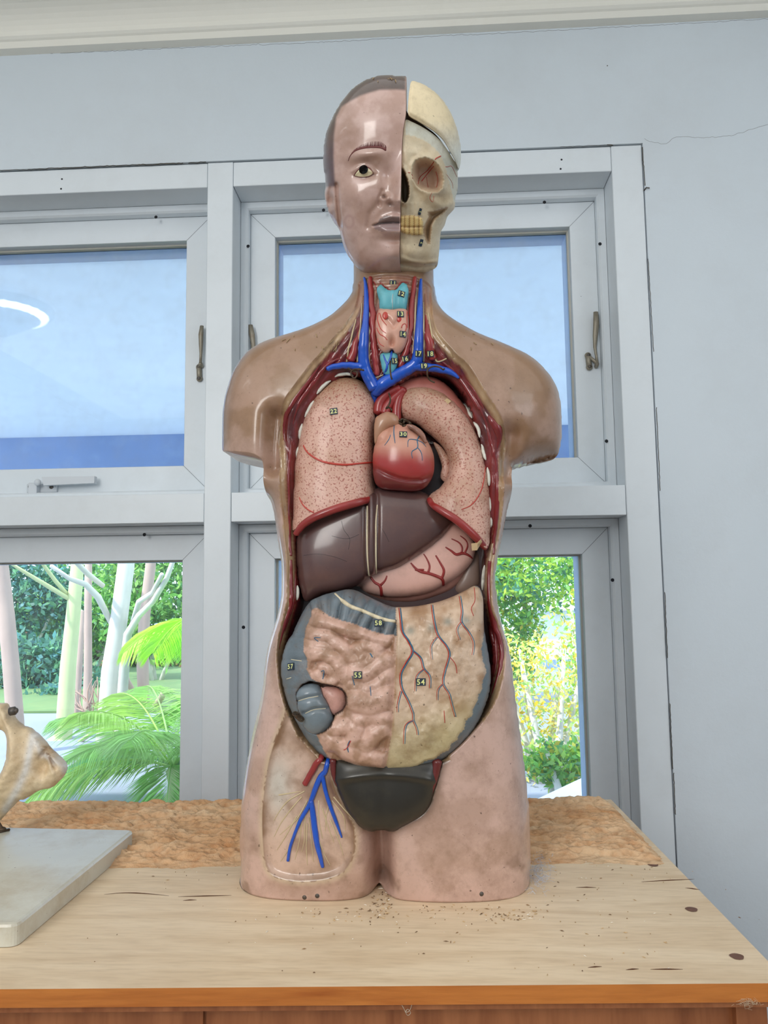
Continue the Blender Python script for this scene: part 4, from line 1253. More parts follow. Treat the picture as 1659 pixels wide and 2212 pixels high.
def label(parent, px, py, text, bvs, ang=0.0, wd=8.0, ht=7.0):
    """small navy card with pale yellow digits, glued on the surface"""
    h = stick(px, py, bvs, 0.0004)
    if h is None: return None
    p, n = h
    # average the normal over the card so it lies flat
    ns = [n]
    for dx in (-5, 5):
        for dy in (-4, 4):
            k_ = stick(px + dx, py + dy, bvs)
            if k_ is not None: ns.append(k_[1])
    n = np.mean(ns, 0); n /= np.linalg.norm(n)
    rgt = np.cross((0, 0, 1.0), n); rgt /= np.linalg.norm(rgt)
    if rgt[0] < 0: rgt = -rgt
    upv = np.cross(n, rgt)
    if upv[2] < 0: upv = -upv
    ca, sa = math.cos(ang), math.sin(ang)
    e1, e2 = rgt * ca + upv * sa, -rgt * sa + upv * ca
    W, H = wd * PXM, ht * PXM
    c = p + n * 0.0006
    mb = MB()
    V = [c + e1 * sx * W + e2 * sy * H + n * q for q in (-0.0009, 0.0) for sx, sy in ((-1, -1), (1, -1), (1, 1), (-1, 1))]
    mb.add(V, [(4, 5, 6, 7), (0, 1, 5, 4), (1, 2, 6, 5), (2, 3, 7, 6), (3, 0, 4, 7)], 0, smooth=False)
    cu = bpy.data.curves.new('t', 'FONT'); cu.body = text; cu.size = 1.0; cu.extrude = 0.0; cu.resolution_u = 2; cu.offset = 0.018
    cu.space_character = 1.15
    to = bpy.data.objects.new('t', cu); COL.objects.link(to)
    dg = bpy.context.evaluated_depsgraph_get()
    me = to.evaluated_get(dg).to_mesh()
    tv = np.array([tuple(v.co)[:2] for v in me.vertices]); tf = [tuple(q.vertices) for q in me.polygons]
    to.evaluated_get(dg).to_mesh_clear()
    bpy.data.objects.remove(to); bpy.data.curves.remove(cu)
    lo, hi = tv.min(0), tv.max(0)
    s = min(1.45 * H / 0.70, 1.72 * W / (hi[0] - lo[0]))
    tv = (tv - (lo + hi) / 2) * s
    V = [c + e1 * q[0] + e2 * q[1] + n * 0.0002 for q in tv]
    mb.add(V, tf, 1, smooth=False)
    return mb.build('number_label', [M['tag'], M['digit']], parent)

# ---------- pelvic bowl
def bowl_extra(P, h, F_):
    q = pxof(F_, P, h)
    return 0.0022 * np.exp(-((q[:, 1] - (1672 + 0.0012 * (q[:, 0] - 830) ** 2)) / 9) ** 2) - 0.0012 * np.exp(-((q[:, 0] - 830) / 16) ** 2)
pel = organ([(x, y, 0.0) for x, y in PEL], YM - 0.067, 0.022, extra=bowl_extra, back=0.02)
b = MB(); pel.into(b); b.build('pelvic_bowl', [M['pelvis']], torso)
for pts, r in ((c5([(535, 345), (540, 420), (556, 480)]), 9), (c5([(1085, 350), (1072, 420), (1055, 500), (1045, 545)]), 13)):
    b = MB()
    S = [atY(x, y, YM - 0.0765) for x, y in smooth_poly(pts, 6, False)]
    b.tube(S, np.array([r, r * .8, r * .3]) * PXM * .8, 0, seg=8)
    b.build('iliac_muscle', [mat_il := M.setdefault('iliac', mat('dark_red_paint', lin((104, 38, 36)), rough=.35, coat=.2))], torso)
# ---------- diaphragm and dark organs at the back of the cavity
def plain(c_): return lambda px, P, wf: np.tile(lin(c_), (len(P), 1))
back1 = organ([(640, 1040), (700, 1000), (800, 980), (900, 960), (1000, 980), (1060, 1040), (1062, 1200), (1050, 1300), (1060, 1420), (1045, 1520), (950, 1620), (730, 1630), (640, 1520), (622, 1400), (645, 1280), (640, 1150)], YM - 0.0, 0.014)
b = MB(); back1.into(b); b.build('diaphragm', [mat('dark_diaphragm_paint', lin((66, 40, 40)), rough=0.35, coat=0.2, dirt=lin((40, 28, 30)), dirt_amt=0.6, dscale=20)], torso)
spl = organ(c4([(1230, 230), (1262, 150), (1300, 60), (1350, -30), (1385, -60), (1400, 40), (1402, 150), (1390, 205), (1330, 240), (1280, 262)]), 0.832, 0.012)
b = MB(); spl.into(b); b.build('spleen', [mat('brown_spleen_paint', lin((132, 108, 96)), rough=0.4, coat=0.2, dirt=lin((80, 56, 48)), dirt_amt=0.6, dscale=30)], torso)
# ---------- great vessels above the heart
ao = MB()
for pts, r in ((c3([(728, 345), (735, 290), (765, 240), (810, 205), (870, 180)]), (11, 11, 10, 9)), (c3([(770, 350), (790, 300), (830, 250), (900, 190)]), (12, 11, 10)), (c3([(850, 390), (850, 320), (865, 250), (900, 190)]), (10, 10, 9))):
    S = [atY(x, y, 0.795) for x, y in smooth_poly(pts, 5, False)]
    ao.tube(S, np.array(r) * PXM, 0, seg=14)
aoo = ao.build('aorta', [M['red']], torso)
pl_ = organ(c3([(730, 300), (780, 200), (850, 150), (950, 110), (1050, 105), (1130, 130), (1200, 180), (1260, 250), (1340, 360), (1400, 500), (1200, 520), (1000, 420), (900, 400), (760, 360)]), 0.812, 0.02)
b = MB(); pl_.into(b); b.build('pleura', [mat('rosy_pleura_paint', lin((176, 104, 92)), rough=0.35, coat=0.3, dirt=lin((130, 60, 54)), dirt_amt=0.6, dscale=30)], torso)
# ---------- lungs
LL = c3([(500, 112), (560, 118), (610, 135), (650, 165), (690, 220), (712, 280), (715, 340), (708, 450), (700, 560), (697, 650), (697, 720), (703, 800)])
LL += [(x, y, 0.030) for x, y in c3([(712, 885), (640, 905), (560, 930), (480, 950), (380, 985), (290, 1025), (215, 1080)])]
LL += c3([(178, 1130), (165, 1090), (170, 1000), (175, 850), (180, 700), (195, 600), (215, 480), (240, 380), (285, 280), (340, 200), (410, 145), (460, 120)])
LLs = LL[:12] + c3([(715, 1000), (712, 1250), (450, 1330), (200, 1400), (165, 1250)]) + LL[20:]
def lungcol(px, P, wf):
    n = len(P)
    f = fnoise(P[:, 0] * 30, P[:, 1] * 30, 5)
    c = mixc(np.tile(lin((228, 186, 170)), (n, 1)), np.tile(lin((198, 150, 128)), (n, 1)), f)
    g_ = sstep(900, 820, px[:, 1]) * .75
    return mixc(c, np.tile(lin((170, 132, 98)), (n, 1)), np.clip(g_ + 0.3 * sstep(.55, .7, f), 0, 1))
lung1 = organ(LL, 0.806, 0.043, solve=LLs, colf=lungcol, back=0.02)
b = MB(); lung1.into(b)
drawn(b, c3([(232, 560), (262, 610), (340, 660), (430, 682), (520, 688), (600, 680), (697, 672)]), [lung1.bvh], (1.5, 2.2, 2.4, 2.2, 1.6), 1, 0.0001)
drawn(b, c3([(205, 905), (225, 950), (260, 985), (300, 1005)]), [lung1.bvh], (1.0, 1.6, 1.4), 1, 0.0001)
LUNG1 = b.build('lung', [M['lung'], M['paintred']], torso, 'large speckled pink lung with a red rim, left in view')
def rim(pts, bv, r, parent, push=0.0, offx=0, offy=-17):
    S = []
    for x, y in smooth_poly(pts, 4, False):
        h = stick(x + offx, y + offy, bv)
        S.append(atY(x, y, (h[0][1] if h is not None else S[-1][1] if S else 0.77) ))
    S = np.array(S)
    k_ = np.ones(9) / 9
    if len(S) > 12:
        yy = np.convolve(np.pad(S[:, 1], 4, 'edge'), k_, 'valid'); S[:, 1] = yy + push
    b = MB(); b.tube(S, np.array(r) * PXM, 0, seg=14)
    return b.build('diaphragm_rim', [M['red']], parent)
rim(c3([(706, 912), (640, 925), (560, 948), (480, 970), (380, 1005), (300, 1040), (232, 1085), (195, 1130), (184, 1150)]), [lung1.bvh], (7, 8.5, 8.5, 8.5, 8, 6.5), LUNG1, -0.0005)
label(LUNG1, 721, 889, '22', [lung1.bvh], 0.12)
RL = c3([(870, 250), (880, 222), (905, 200), (950, 182), (1020, 178), (1090, 190), (1150, 215), (1210, 260), (1270, 320), (1330, 400), (1380, 490), (1410, 580), (1430, 660), (1450, 760), (1460, 850), (1468, 950), (1470, 1050), (1466, 1150), (1462, 1215)])
RL += [(x, y, 0.018) for x, y in c3([(1440, 1240), (1395, 1175), (1330, 1110), (1240, 1035), (1160, 985), (1090, 945), (1060, 915), (1062, 895)])]
RL += c3([(1085, 878), (1130, 848), (1170, 800), (1195, 740), (1198, 680), (1185, 620), (1150, 560), (1100, 510), (1040, 460), (1000, 425), (960, 402), (905, 385), (882, 350), (870, 300)])
RLs = RL[:19] + c3([(1500, 1400), (1300, 1350), (1100, 1150), (1050, 960), (1060, 900)]) + RL[27:]
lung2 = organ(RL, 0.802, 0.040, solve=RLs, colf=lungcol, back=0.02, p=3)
b = MB(); lung2.into(b)
drawn(b, c3([(1440, 690), (1430, 780), (1410, 860), (1370, 930), (1330, 965), (1280, 985)]), [lung2.bvh], (0.8, 1.3, 1.2, 0.8), 1, 0.0001)
LUNG2 = b.build('lung', [M['lung'], M['paintred']], torso, 'narrower curved speckled lung beside the heart, right in view')
rim(c3([(1066, 920), (1090, 955), (1160, 1000), (1240, 1050), (1330, 1125), (1395, 1190), (1430, 1228), (1440, 1240)]), [lung2.bvh], (6, 8, 8.5, 8.5, 8.5, 7), LUNG2, -0.0005, 9, -15)
lobe = organ(c3([(1095, 540), (1150, 575), (1200, 650), (1205, 720), (1178, 800), (1140, 770), (1150, 700), (1130, 630)]), 0.805, 0.010, colf=lungcol)
b = MB(); lobe.into(b); b.build('inner_lobe', [M['lung']], LUNG2)
tg = stick(965, 868, [lung2.bvh], 0.0005)
b = MB(); b.add([tg[0] + np.array(q) * .001 for q in ((-4, 0, 0), (0.5, -.5, -3.2), (4.5, 0, .5), (0, -.5, 3.4))], [(0, 1, 2, 3)]); b.build('blank_label', [M['paper']], LUNG2)
b = MB(); q = c3([(1345, 1210), (1385, 1205), (1410, 1180), (1418, 1200), (1402, 1225), (1385, 1255), (1350, 1258)])
YY = 0.765
V = [atY(x, y, YY + 0.003 * math.sin(i * 2.1)) for i, (x, y) in enumerate(q)]; V.append(np.mean(V, 0) - (0, 0.004, 0)); b.add(V, [(i, (i + 1) % 7, 7) for i in range(7)], smooth=False)
b.build('torn_paper_scrap', [M['paper']], LUNG2)
# ---------- heart
HT = c3([(725, 500), (760, 462), (820, 430), (880, 426), (945, 436), (1005, 474), (1055, 535), (1085, 595), (1100, 660), (1097, 735), (1072, 800), (1030, 845), (960, 864), (850, 858), (765, 850), (715, 820), (697, 760), (694, 680), (700, 590)])
gl_ = c3([(695, 700), (740, 722), (800, 752), (870, 778), (940, 790), (1010, 790), (1085, 762)])
def heartx(P, h, F_):
    q = pxof(F_, P, h)
    return -0.004 * np.exp(-(dist(gl_, q, False) / 4.5) ** 2) - 0.003 * np.exp(-(dist(c3([(700, 545), (760, 520), (800, 450), (830, 430)]), q, False) / 6) ** 2)
def heartcol(px, P, wf):
    n = len(P); y = px[:, 1] + 8 * (fnoise(px[:, 0] / 14, px[:, 1] / 14) - .5)
    A = np.tile(lin((206, 150, 128)), (n, 1)); B = np.tile(lin((164, 52, 50)), (n, 1)); C_ = np.tile(lin((98, 34, 34)), (n, 1))
    c = mixc(A, B, sstep(955, 1005, y + 0.10 * (870 - px[:, 0])))
    gy = np.interp(px[:, 0], [p_[0] for p_ in gl_], [p_[1] for p_ in gl_])
    return mixc(c, C_, sstep(-6, 4, y - gy) * .8)
heart = organ(HT, 0.787, 0.044, colf=heartcol, extra=heartx, back=0.03)
b = MB(); heart.into(b)
for pts, r in (([(835, 430), (832, 480), (840, 545)], (.8, 1.2, .6)), ([(810, 490), (800, 520), (770, 560)], (.6, .9, .4)), ([(985, 525), (930, 520), (925, 570)], (1.0, .8, .5)), ([(985, 525), (990, 575), (950, 600), (955, 645)], (1.2, 1.0, .6)), ([(985, 525), (1020, 540), (1045, 570)], (.9, .8, .4)), ([(990, 575), (1015, 610), (1020, 660)], (.9, .8, .5)), ([(1010, 480), (985, 525)], (1.3, 1.2))):
    drawn(b, c3(pts), [heart.bvh], r, 1)
HEART = b.build('heart', [M['heart'], M['paintblue']], torso)
aur = organ(c3([(706, 400), (735, 362), (775, 342), (820, 345), (858, 370), (868, 405), (850, 430), (805, 445), (770, 480), (735, 530), (705, 548)]), 0.784, 0.018, colf=plain((176, 132, 104)))
b = MB(); aur.into(b); b.build('atrium', [M['heart']], HEART)
aur2 = organ(c3([(915, 420), (960, 425), (1005, 452), (1038, 490), (1052, 540), (1040, 545), (1005, 500), (965, 465), (930, 445)]), 0.772, 0.014, colf=plain((150, 104, 86)))
b = MB(); aur2.into(b); b.build('atrium', [M['heart']], HEART)
b = MB()
for pts in (c3([(868, 395), (880, 420), (900, 400), (890, 430), (910, 425)]), c3([(880, 400), (900, 390), (925, 400), (945, 415)]), c3([(870, 415), (878, 390), (895, 385)])):
    S = [atY(x, y, 0.752 + 0.002 * math.sin(i)) for i, (x, y) in enumerate(smooth_poly(pts, 2, False))]; b.tube(S, 0.0011, seg=5)
b.build('wire_twist', [M['wire']], HEART)
label(HEART, 871, 939, '30', [heart.bvh], -0.05)
# ---------- liver
LV = c3([(205, 1180), (240, 1110), (330, 1040), (480, 960), (620, 900), (700, 862), (760, 850), (860, 853), (960, 866), (1050, 890), (1130, 960), (1190, 1050), (1205, 1085), (1165, 1150), (1100, 1215), (1020, 1275)]) + c4([(920, 48), (850, 85), (760, 110), (680, 142), (620, 182), (560, 212), (480, 236), (380, 252), (305, 285), (268, 303), (245, 290), (225, 225), (210, 120), (203, 20)])
def livx(P, h, F_):
    q = pxof(F_, P, h)
    d1 = dist(c3([(682, 900), (684, 1050), (682, 1290)]) + c4([(690, 120)]), q, False)
    return 0.0045 * np.exp(-(d1 / 7.5) ** 2) - 0.003 * np.exp(-((d1 - 12) / 5) ** 2)
liver = organ(LV, 0.818, 0.030, extra=livx, back=0.012, p=2.6, edge=0.010)
b = MB(); liver.into(b)
drawn(b, c3([(657, 962), (657, 1050), (656, 1150), (658, 1290)]) + c4([(668, 132)]), [liver.bvh], (2.0, 2.2, 2.2, 2.0), 1)
drawn(b, c3([(722, 955), (712, 1050), (711, 1150), (711, 1290)]) + c4([(714, 118)]), [liver.bvh], (1.4, 2.0, 2.2, 1.4), 1)
for pts in (c3([(485, 1060), (500, 1120), (540, 1180), (530, 1250)]), c3([(230, 1290), (330, 1280), (440, 1300), (520, 1330)]), c3([(730, 1080), (770, 1140), (800, 1200)]), c3([(420, 1160), (520, 1180), (600, 1150)])):
    drawn(b, pts, [liver.bvh], 0.35, 2, 0.0, 4)
LIVER = b.build('liver', [M['liver'], M['cream'], M['dark']], torso)
# ---------- stomach
ST1 = c4([(545, 190), (600, 205), (640, 238), (720, 262), (800, 274), (900, 274), (1000, 262), (1080, 240), (1150, 205), (1230, 158), (1300, 100), (1345, 50), (1362, 0)]) + c3([(1372, 1240), (1345, 1165), (1290, 1105), (1200, 1060), (1050, 1060), (850, 1200), (700, 1290)])
ST2 = c4([(555, 190), (585, 222), (650, 262), (720, 292), (800, 308), (900, 314), (1000, 306), (1100, 280), (1190, 245), (1250, 205), (1300, 145), (1342, 85), (1364, 20)]) + c3([(1378, 1250), (1345, 1170), (1200, 1070), (1050, 1060), (850, 1200), (700, 1300)])
s2 = organ(ST2, 0.838, 0.020, back=.008); s1 = organ(ST1, 0.827, 0.024, back=0.012, edge=.002)
b = MB(); s2.into(b)
STO2 = b
b = MB(); s1.into(b)
for pts, r in ((c4([(680, 145), (705, 180), (735, 195), (748, 225), (750, 265)]), (2.5, 3, 3.5, 3.8)), (c4([(745, 195), (775, 165), (785, 135)]), (3, 2.2, 1.6)),
               (c4([(945, 50), (975, 85), (1010, 108), (1060, 118), (1110, 135), (1155, 158), (1160, 195)]), (1.6, 3, 3.4, 3.6, 3.6)), (c4([(1150, 150), (1165, 100), (1140, 50), (1110, 0)]), (3.2, 2.6, 1.6)), (c4([(1060, 112), (1070, 70), (1050, 20), (1030, -10)]), (2.6, 2.0, 1.2)), (c4([(975, 95), (1030, 95)]), (2.6, 2.2)),
               (c3([(1175, 1235), (1220, 1265), (1245, 1285), (1290, 1275), (1330, 1290), (1352, 1310)]), (1.4, 2.6, 3.4, 3, 2)), (c3([(1215, 1180), (1265, 1205), (1285, 1240), (1280, 1270)]), (1.2, 1.8, 2.6)), (c3([(1272, 1160), (1310, 1190), (1320, 1230), (1300, 1275)]), (1.2, 1.8, 2.4))):
    drawn(b, pts, [s1.bvh], r, 1, 0.0)
STOM = b.build('stomach', [M['stomach'], M['red']], torso)
STO2.build('back_half', [mat('stomach_back_paint', lin((172, 124, 112)), rough=0.4, coat=0.2, dirt=lin((110, 70, 56)), dirt_amt=0.7, dscale=30)], STOM)
# ---------- intestines
GT = c4([(262, 322), (300, 292), (380, 258), (450, 240), (520, 225), (580, 232), (640, 262), (720, 300), (790, 330), (845, 343), (950, 340), (1050, 325), (1150, 300), (1240, 265), (1310, 230), (1365, 202), (1395, 210), (1415, 250), (1424, 320), (1424, 450), (1440, 560), (1460, 680), (1470, 780), (1461, 900), (1430, 1000), (1380, 1110), (1310, 1210), (1220, 1300), (1120, 1362), (1020, 1400), (930, 1417), (830, 1420), (700, 1410), (580, 1394), (470, 1370), (400, 1345), (345, 1305), (290, 1250), (230, 1160), (170, 1050), (120, 920), (95, 800), (95, 700), (120, 600), (160, 520), (200, 430), (235, 362)])
OMN = c4([(845, 343), (950, 340), (1050, 325), (1150, 300), (1240, 265), (1310, 230), (1365, 200), (1400, 215), (1430, 300), (1432, 450), (1425, 560), (1412, 620), (1424, 700), (1447, 770), (1422, 830), (1414, 900), (1392, 925), (1388, 960), (1360, 1005), (1352, 1060), (1310, 1095), (1300, 1150), (1262, 1190), (1250, 1225), (1215, 1245), (1200, 1290), (1150, 1310), (1105, 1350), (1040, 1362), (990, 1400), (900, 1425), (780, 1425), (790, 1340), (815, 1200), (830, 1000), (840, 800), (850, 530)])
SMI = c4([(320, 345), (285, 362), (282, 412), (250, 470), (236, 560), (232, 640), (262, 700), (252, 760), (290, 822), (340, 845), (350, 1180), (318, 1190), (352, 1260), (390, 1335), (480, 1420), (780, 1425), (790, 1340), (815, 1200), (830, 1000), (840, 800), (850, 530), (780, 525), (700, 505), (620, 475), (560, 450), (480, 430), (400, 400)])
CEC = c4([(185, 960), (180, 915), (215, 858), (270, 832), (340, 845), (420, 858), (490, 882), (522, 930), (524, 985), (492, 1035), (440, 1065), (432, 1100), (410, 1145), (370, 1175), (320, 1190), (268, 1175), (233, 1135), (228, 1080), (200, 1030)])
coils = [(c4(p_), r_) for p_, r_ in (
    ([(330, 430), (420, 440), (500, 475), (580, 500), (660, 520), (760, 560)], 15), ([(290, 520), (340, 530), (400, 540), (440, 575), (490, 610), (545, 680), (600, 705), (625, 660), (590, 620)], 13),
    ([(640, 600), (720, 610), (710, 660), (660, 720), (560, 745)], 14), ([(300, 650), (370, 645), (440, 690), (490, 760), (520, 820)], 14), ([(325, 790), (330, 835), (400, 850), (445, 810), (420, 760), (360, 745)], 10),
    ([(560, 780), (640, 790), (720, 740), (770, 700)], 17), ([(560, 860), (620, 900), (720, 870), (790, 800)], 16), ([(590, 960), (680, 990), (770, 940)], 24), ([(530, 880), (560, 1000), (540, 1100)], 12),
    ([(600, 1090), (690, 1060), (780, 1090)], 17), ([(430, 1150), (520, 1130), (580, 1160), (560, 1230)], 17), ([(640, 1270), (700, 1190), (790, 1130)], 16), ([(390, 1230), (470, 1260), (520, 1300), (620, 1340), (760, 1370)], 17), ([(580, 1300), (620, 1240), (700, 1130)], 12), ([(270, 600), (330, 600), (400, 620)], 12))]
cec_in = c4([(192, 962), (188, 912), (222, 866), (275, 846), (330, 856), (415, 866), (482, 890), (514, 932), (516, 985), (486, 1030), (434, 1058), (424, 1100), (404, 1138), (366, 1166), (320, 1180), (275, 1166), (242, 1130), (236, 1080), (208, 1026)])
def gutx(P, h, F_):
    q = pxof(F_, P, h)
    e_ = np.zeros(len(P))
    iS = inside(SMI, q); iO = inside(OMN, q); iC = inside(CEC, q)
    up_ = np.full(len(P), 0.0)
    for L_, r_ in coils:
        d_ = dist(L_, q, False)
        up_ = np.maximum(up_, np.sqrt(np.clip(1 - (d_ / (r_ * 1.3)) ** 2, 0, 1)) * r_ / 14)
    bs = sstep(0, 14, dist(SMI, q))
    e_ += iS * bs * (0.0075 * up_ - 0.0045 + 0.002 * (fnoise(q[:, 0] / 12, q[:, 1] / 12, 4) - .5))
    e_ += iS * 0.0012 * sstep(0, 5, dist(SMI, q))
    # omentum: a thicker sheet lying over the front, lumpy
    do = dist(OMN, q)
    e_ += iO * (0.0022 * sstep(0, 4, do) + 0.0075 * (fnoise(q[:, 0] / 34 + 5, q[:, 1] / 40, 4) - .5) * sstep(0, 30, do))
    # colon sacs
    iG = ~iS & ~iO
    a_ = np.abs(np.sin(dist(c4([(270, 320), (400, 300), (560, 330), (700, 400), (845, 450)]), q, False, True)[1] * PI * 8))
    top = iG & (q[:, 1] < 1200 + 540 / 3.072) & (q[:, 0] < 856)
    e_ += top * (-0.0065 + 0.0075 * a_ ** .5)
    c_ = np.abs(np.sin(q[:, 1] / 62 * PI))
    e_ += (iG & ~top & (q[:, 0] < 720)) * (-0.002 + 0.002 * c_ ** .5)
    e_ += iC * (-0.012 * sstep(0, 3.5, dist(CEC, q)))
    fade = sstep(0, 0.006, h)
    return e_ * fade
def gutcol(px, P, wf):
    n = len(P)
    q = px
    iS = inside(SMI, q); iO = inside(OMN, q); iC = inside(CEC, q)
    f = fnoise(q[:, 0] / 22, q[:, 1] / 22, 5)
    gr = mixc(np.tile(lin((116, 128, 136)), (n, 1)), np.tile(lin((92, 104, 112)), (n, 1)), f)
    pk = mixc(np.tile(lin((214, 174, 156)), (n, 1)), np.tile(lin((176, 138, 114)), (n, 1)), sstep(.4, .7, f))
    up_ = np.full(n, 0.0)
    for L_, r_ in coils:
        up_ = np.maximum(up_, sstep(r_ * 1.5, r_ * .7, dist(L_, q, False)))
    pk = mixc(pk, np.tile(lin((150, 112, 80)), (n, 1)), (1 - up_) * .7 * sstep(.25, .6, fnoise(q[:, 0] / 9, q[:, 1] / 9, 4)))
    om = mixc(np.tile(lin((212, 184, 158)), (n, 1)), np.tile(lin((176, 140, 108)), (n, 1)), sstep(.35, .7, fnoise(q[:, 0] / 30 + 9, q[:, 1] / 30, 5)))
    om = mixc(om, np.tile(lin((198, 186, 142)), (n, 1)), sstep(1500, 1640, q[:, 1] + 0.35 * (q[:, 0] - 900)) * .8)
    for x, y in c4([(940, 500), (1085, 480), (1190, 440), (1310, 430)]):
        om = mixc(om, np.tile(lin((110, 130, 124)), (n, 1)), .6 * np.exp(-(((q[:, 0] - x) / 10) ** 2 + ((q[:, 1] - y) / 9) ** 2)))
    c = np.where(iO[:, None], om, np.where(iS[:, None], pk, gr))
    return np.where(iC[:, None], np.tile(lin((58, 40, 34)), (n, 1)), c)  # recess around the caecum coloured dark to deepen its shade
def lift(L_, w_): return [(x, y, w_) for x, y in L_]
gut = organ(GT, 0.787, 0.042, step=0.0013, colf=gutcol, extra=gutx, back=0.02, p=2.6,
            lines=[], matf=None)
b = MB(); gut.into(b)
for pts, r in (([(870, 345), (880, 440), (890, 510), (930, 570), (955, 640), (910, 720), (878, 790), (885, 880), (930, 970), (960, 1050), (960, 1090), (985, 1150), (990, 1190)], (1.6, 1.9, 1.6, 1.2, .8)), ([(955, 630), (1010, 680), (1030, 750), (1070, 800), (1072, 880)], (1.5, 1.3, .8)),
               ([(1085, 330), (1100, 440), (1125, 530), (1180, 600), (1200, 660), (1170, 770), (1160, 850), (1200, 920), (1215, 980), (1240, 1070)], (1.3, 1.5, 1.3, .8)), ([(1270, 270), (1285, 370), (1280, 440), (1330, 510), (1362, 580), (1355, 660)], (1.2, 1.2, .6)),
               ([(1030, 755), (985, 800), (975, 900)], (1.2, .6)), ([(880, 900), (860, 980), (858, 1040)], (1.2, .6)), ([(955, 1095), (910, 1130), (900, 1250)], (1.3, .7)), ([(1155, 855), (1125, 890), (1122, 960)], (1.1, .5)), ([(1120, 540), (1080, 600), (1085, 690)], (1.0, .5)), ([(1280, 440), (1250, 490), (1270, 560)], (1, .5))):
    P_ = c4(pts)
    drawn(b, [(x + 1.7, y) for x, y in P_], [gut.bvh], np.array(r) * .8, 2, 0.0001, 5)
    drawn(b, [(x - 1.7, y) for x, y in P_], [gut.bvh], np.array(r) * .75, 1, 0.0001, 5)
for pts, r, k_ in (([(1365, 215), (1370, 300), (1345, 350), (1360, 400)], .8, 1), ([(1200, 670), (1240, 720), (1250, 780)], .8, 1), ([(345, 545), (300, 545), (330, 570)], .8, 2), ([(1165, 1030), (1170, 1110)], .8, 1), ([(555, 800), (570, 860)], .9, 2), ([(545, 1230), (520, 1280), (500, 1290)], 1.0, 1), ([(540, 1230), (525, 1260), (530, 1305)], 1.0, 2), ([(675, 650), (690, 675)], 1.2, 2), ([(350, 770), (370, 760), (360, 820)], 1.0, 2), ([(675, 870), (680, 930)], .8, 2)):
    drawn(b, c4(pts), [gut.bvh], r, k_, 0.0001, 5)
drawn(b, c4([(440, 250), (480, 290), (540, 335), (620, 365), (700, 400), (770, 425), (842, 437)]), [gut.bvh], (2.5, 5, 4, 4.5, 3.5), 3, -0.0008, 8)
for pts in ([(150, 690), (220, 700)], [(120, 820), (150, 810)]): drawn(b, c4(pts), [gut.bvh], .8, 3, 0.0)
GUT = b.build('intestines', [M['gut'], M['paintred'], M['paintblue'], M['cream']], torso)
label(GUT, 817, 1346, '58', [gut.bvh]); label(GUT, 629, 1440, '57', [gut.bvh], .15); label(GUT, 773, 1458, '55', [gut.bvh]); label(GUT, 909, 1473, '54', [gut.bvh], 0, 9.5)
# caecum plug: grey pouch with a pink cap
CG = c4([(190, 962), (188, 915), (218, 866), (272, 848), (330, 856), (350, 890), (362, 930), (388, 970), (415, 1035), (432, 1090), (410, 1140), (370, 1170), (320, 1184), (270, 1170), (236, 1130), (232, 1080), (202, 1025)])
def cgx(P, h, F_):
    q = pxof(F_, P, h); e_ = np.zeros(len(P))
    for L_ in ([(190, 965), (260, 945), (345, 930)], [(235, 1050), (300, 1020), (390, 1015)]):
        e_ -= 0.0035 * np.exp(-(dist(c4(L_), q, False) / 4) ** 2)
    return e_ * sstep(0, .005, h)
cg = organ(CG, 0.762, 0.024, extra=cgx, colf=plain((118, 130, 138)))
b = MB(); cg.into(b)
for L_ in ([(200, 965), (260, 947), (330, 934)], [(245, 1048), (300, 1024), (380, 1016)]): drawn(b, c4(L_), [cg.bvh], .9, 1, 0.0001)
CAE = b.build('caecum', [M['grey'], M['cream']], GUT)
cp_ = organ(c4([(345, 872), (420, 866), (480, 890), (514, 930), (518, 980), (490, 1028), (436, 1058), (412, 1035), (388, 972), (362, 930)]), 0.766, 0.016, colf=plain((222, 168, 154)))
b = MB(); cp_.into(b); b.build('caecum_cap', [M['gut']], GUT)
b = MB()
for i in range(7):
    x0, y0 = c4([(178 + i * 6.5, 1036 + i * 6)])[0]
    S = [atY(x0 + 6 * math.cos(t), y0 + 5 * math.sin(t) + 5, 0.752 - 0.003 * math.sin(t)) for t in np.linspace(0, 2 * PI, 9)]
    b.tube(S, 0.0006, seg=5)
b.build('wire_coil', [M['wire']], GUT)

# ---------- neck
def neck_tube(pts, r, name, m, Yo=None, parent=None, lift=0.0, seg=12, lab=None):
    S = drape(pts, BV, 3.0, lift)
    n_ = 21 if len(S) > 44 else 11
    S[:, 1] = np.convolve(np.pad(S[:, 1], n_ // 2, 'edge'), np.ones(n_) / n_, 'valid')
    b = MB(); b.tube(S, np.array(r, float) * PXM, 0, seg=seg)
    # surface for later labels
    o = b.build(name, [m], parent or torso, lab)
    bv = BVHTree.FromPolygons([Vector(v) for v in b.v[0]], [f for f in b.f])
    return o, bv
NB = [neck_tube(c2(p_), r_, 'neck_muscle', M['red'], lift=l_) for p_, r_, l_ in (
    ([(500, 600), (478, 700), (450, 790), (428, 870)], (2, 7, 9, 10), -.001), ([(1130, 440), (1150, 560), (1165, 680), (1185, 800), (1200, 860)], (2, 6, 9, 10, 9), -.001))]
NB += [neck_tube(c2(p_), r_, 'carotid_artery', M['red'], lift=l_) for p_, r_, l_ in (
    ([(615, 85), (618, 250), (632, 450), (636, 600), (648, 750), (668, 900), (680, 1010)], (4.5, 6.5, 7, 7, 7, 8, 6), 0.001), ([(1030, 80), (1012, 250), (1000, 450), (985, 620), (962, 740), (925, 850), (890, 930)], (4, 5.5, 6, 6, 6, 7, 7), 0.001))]
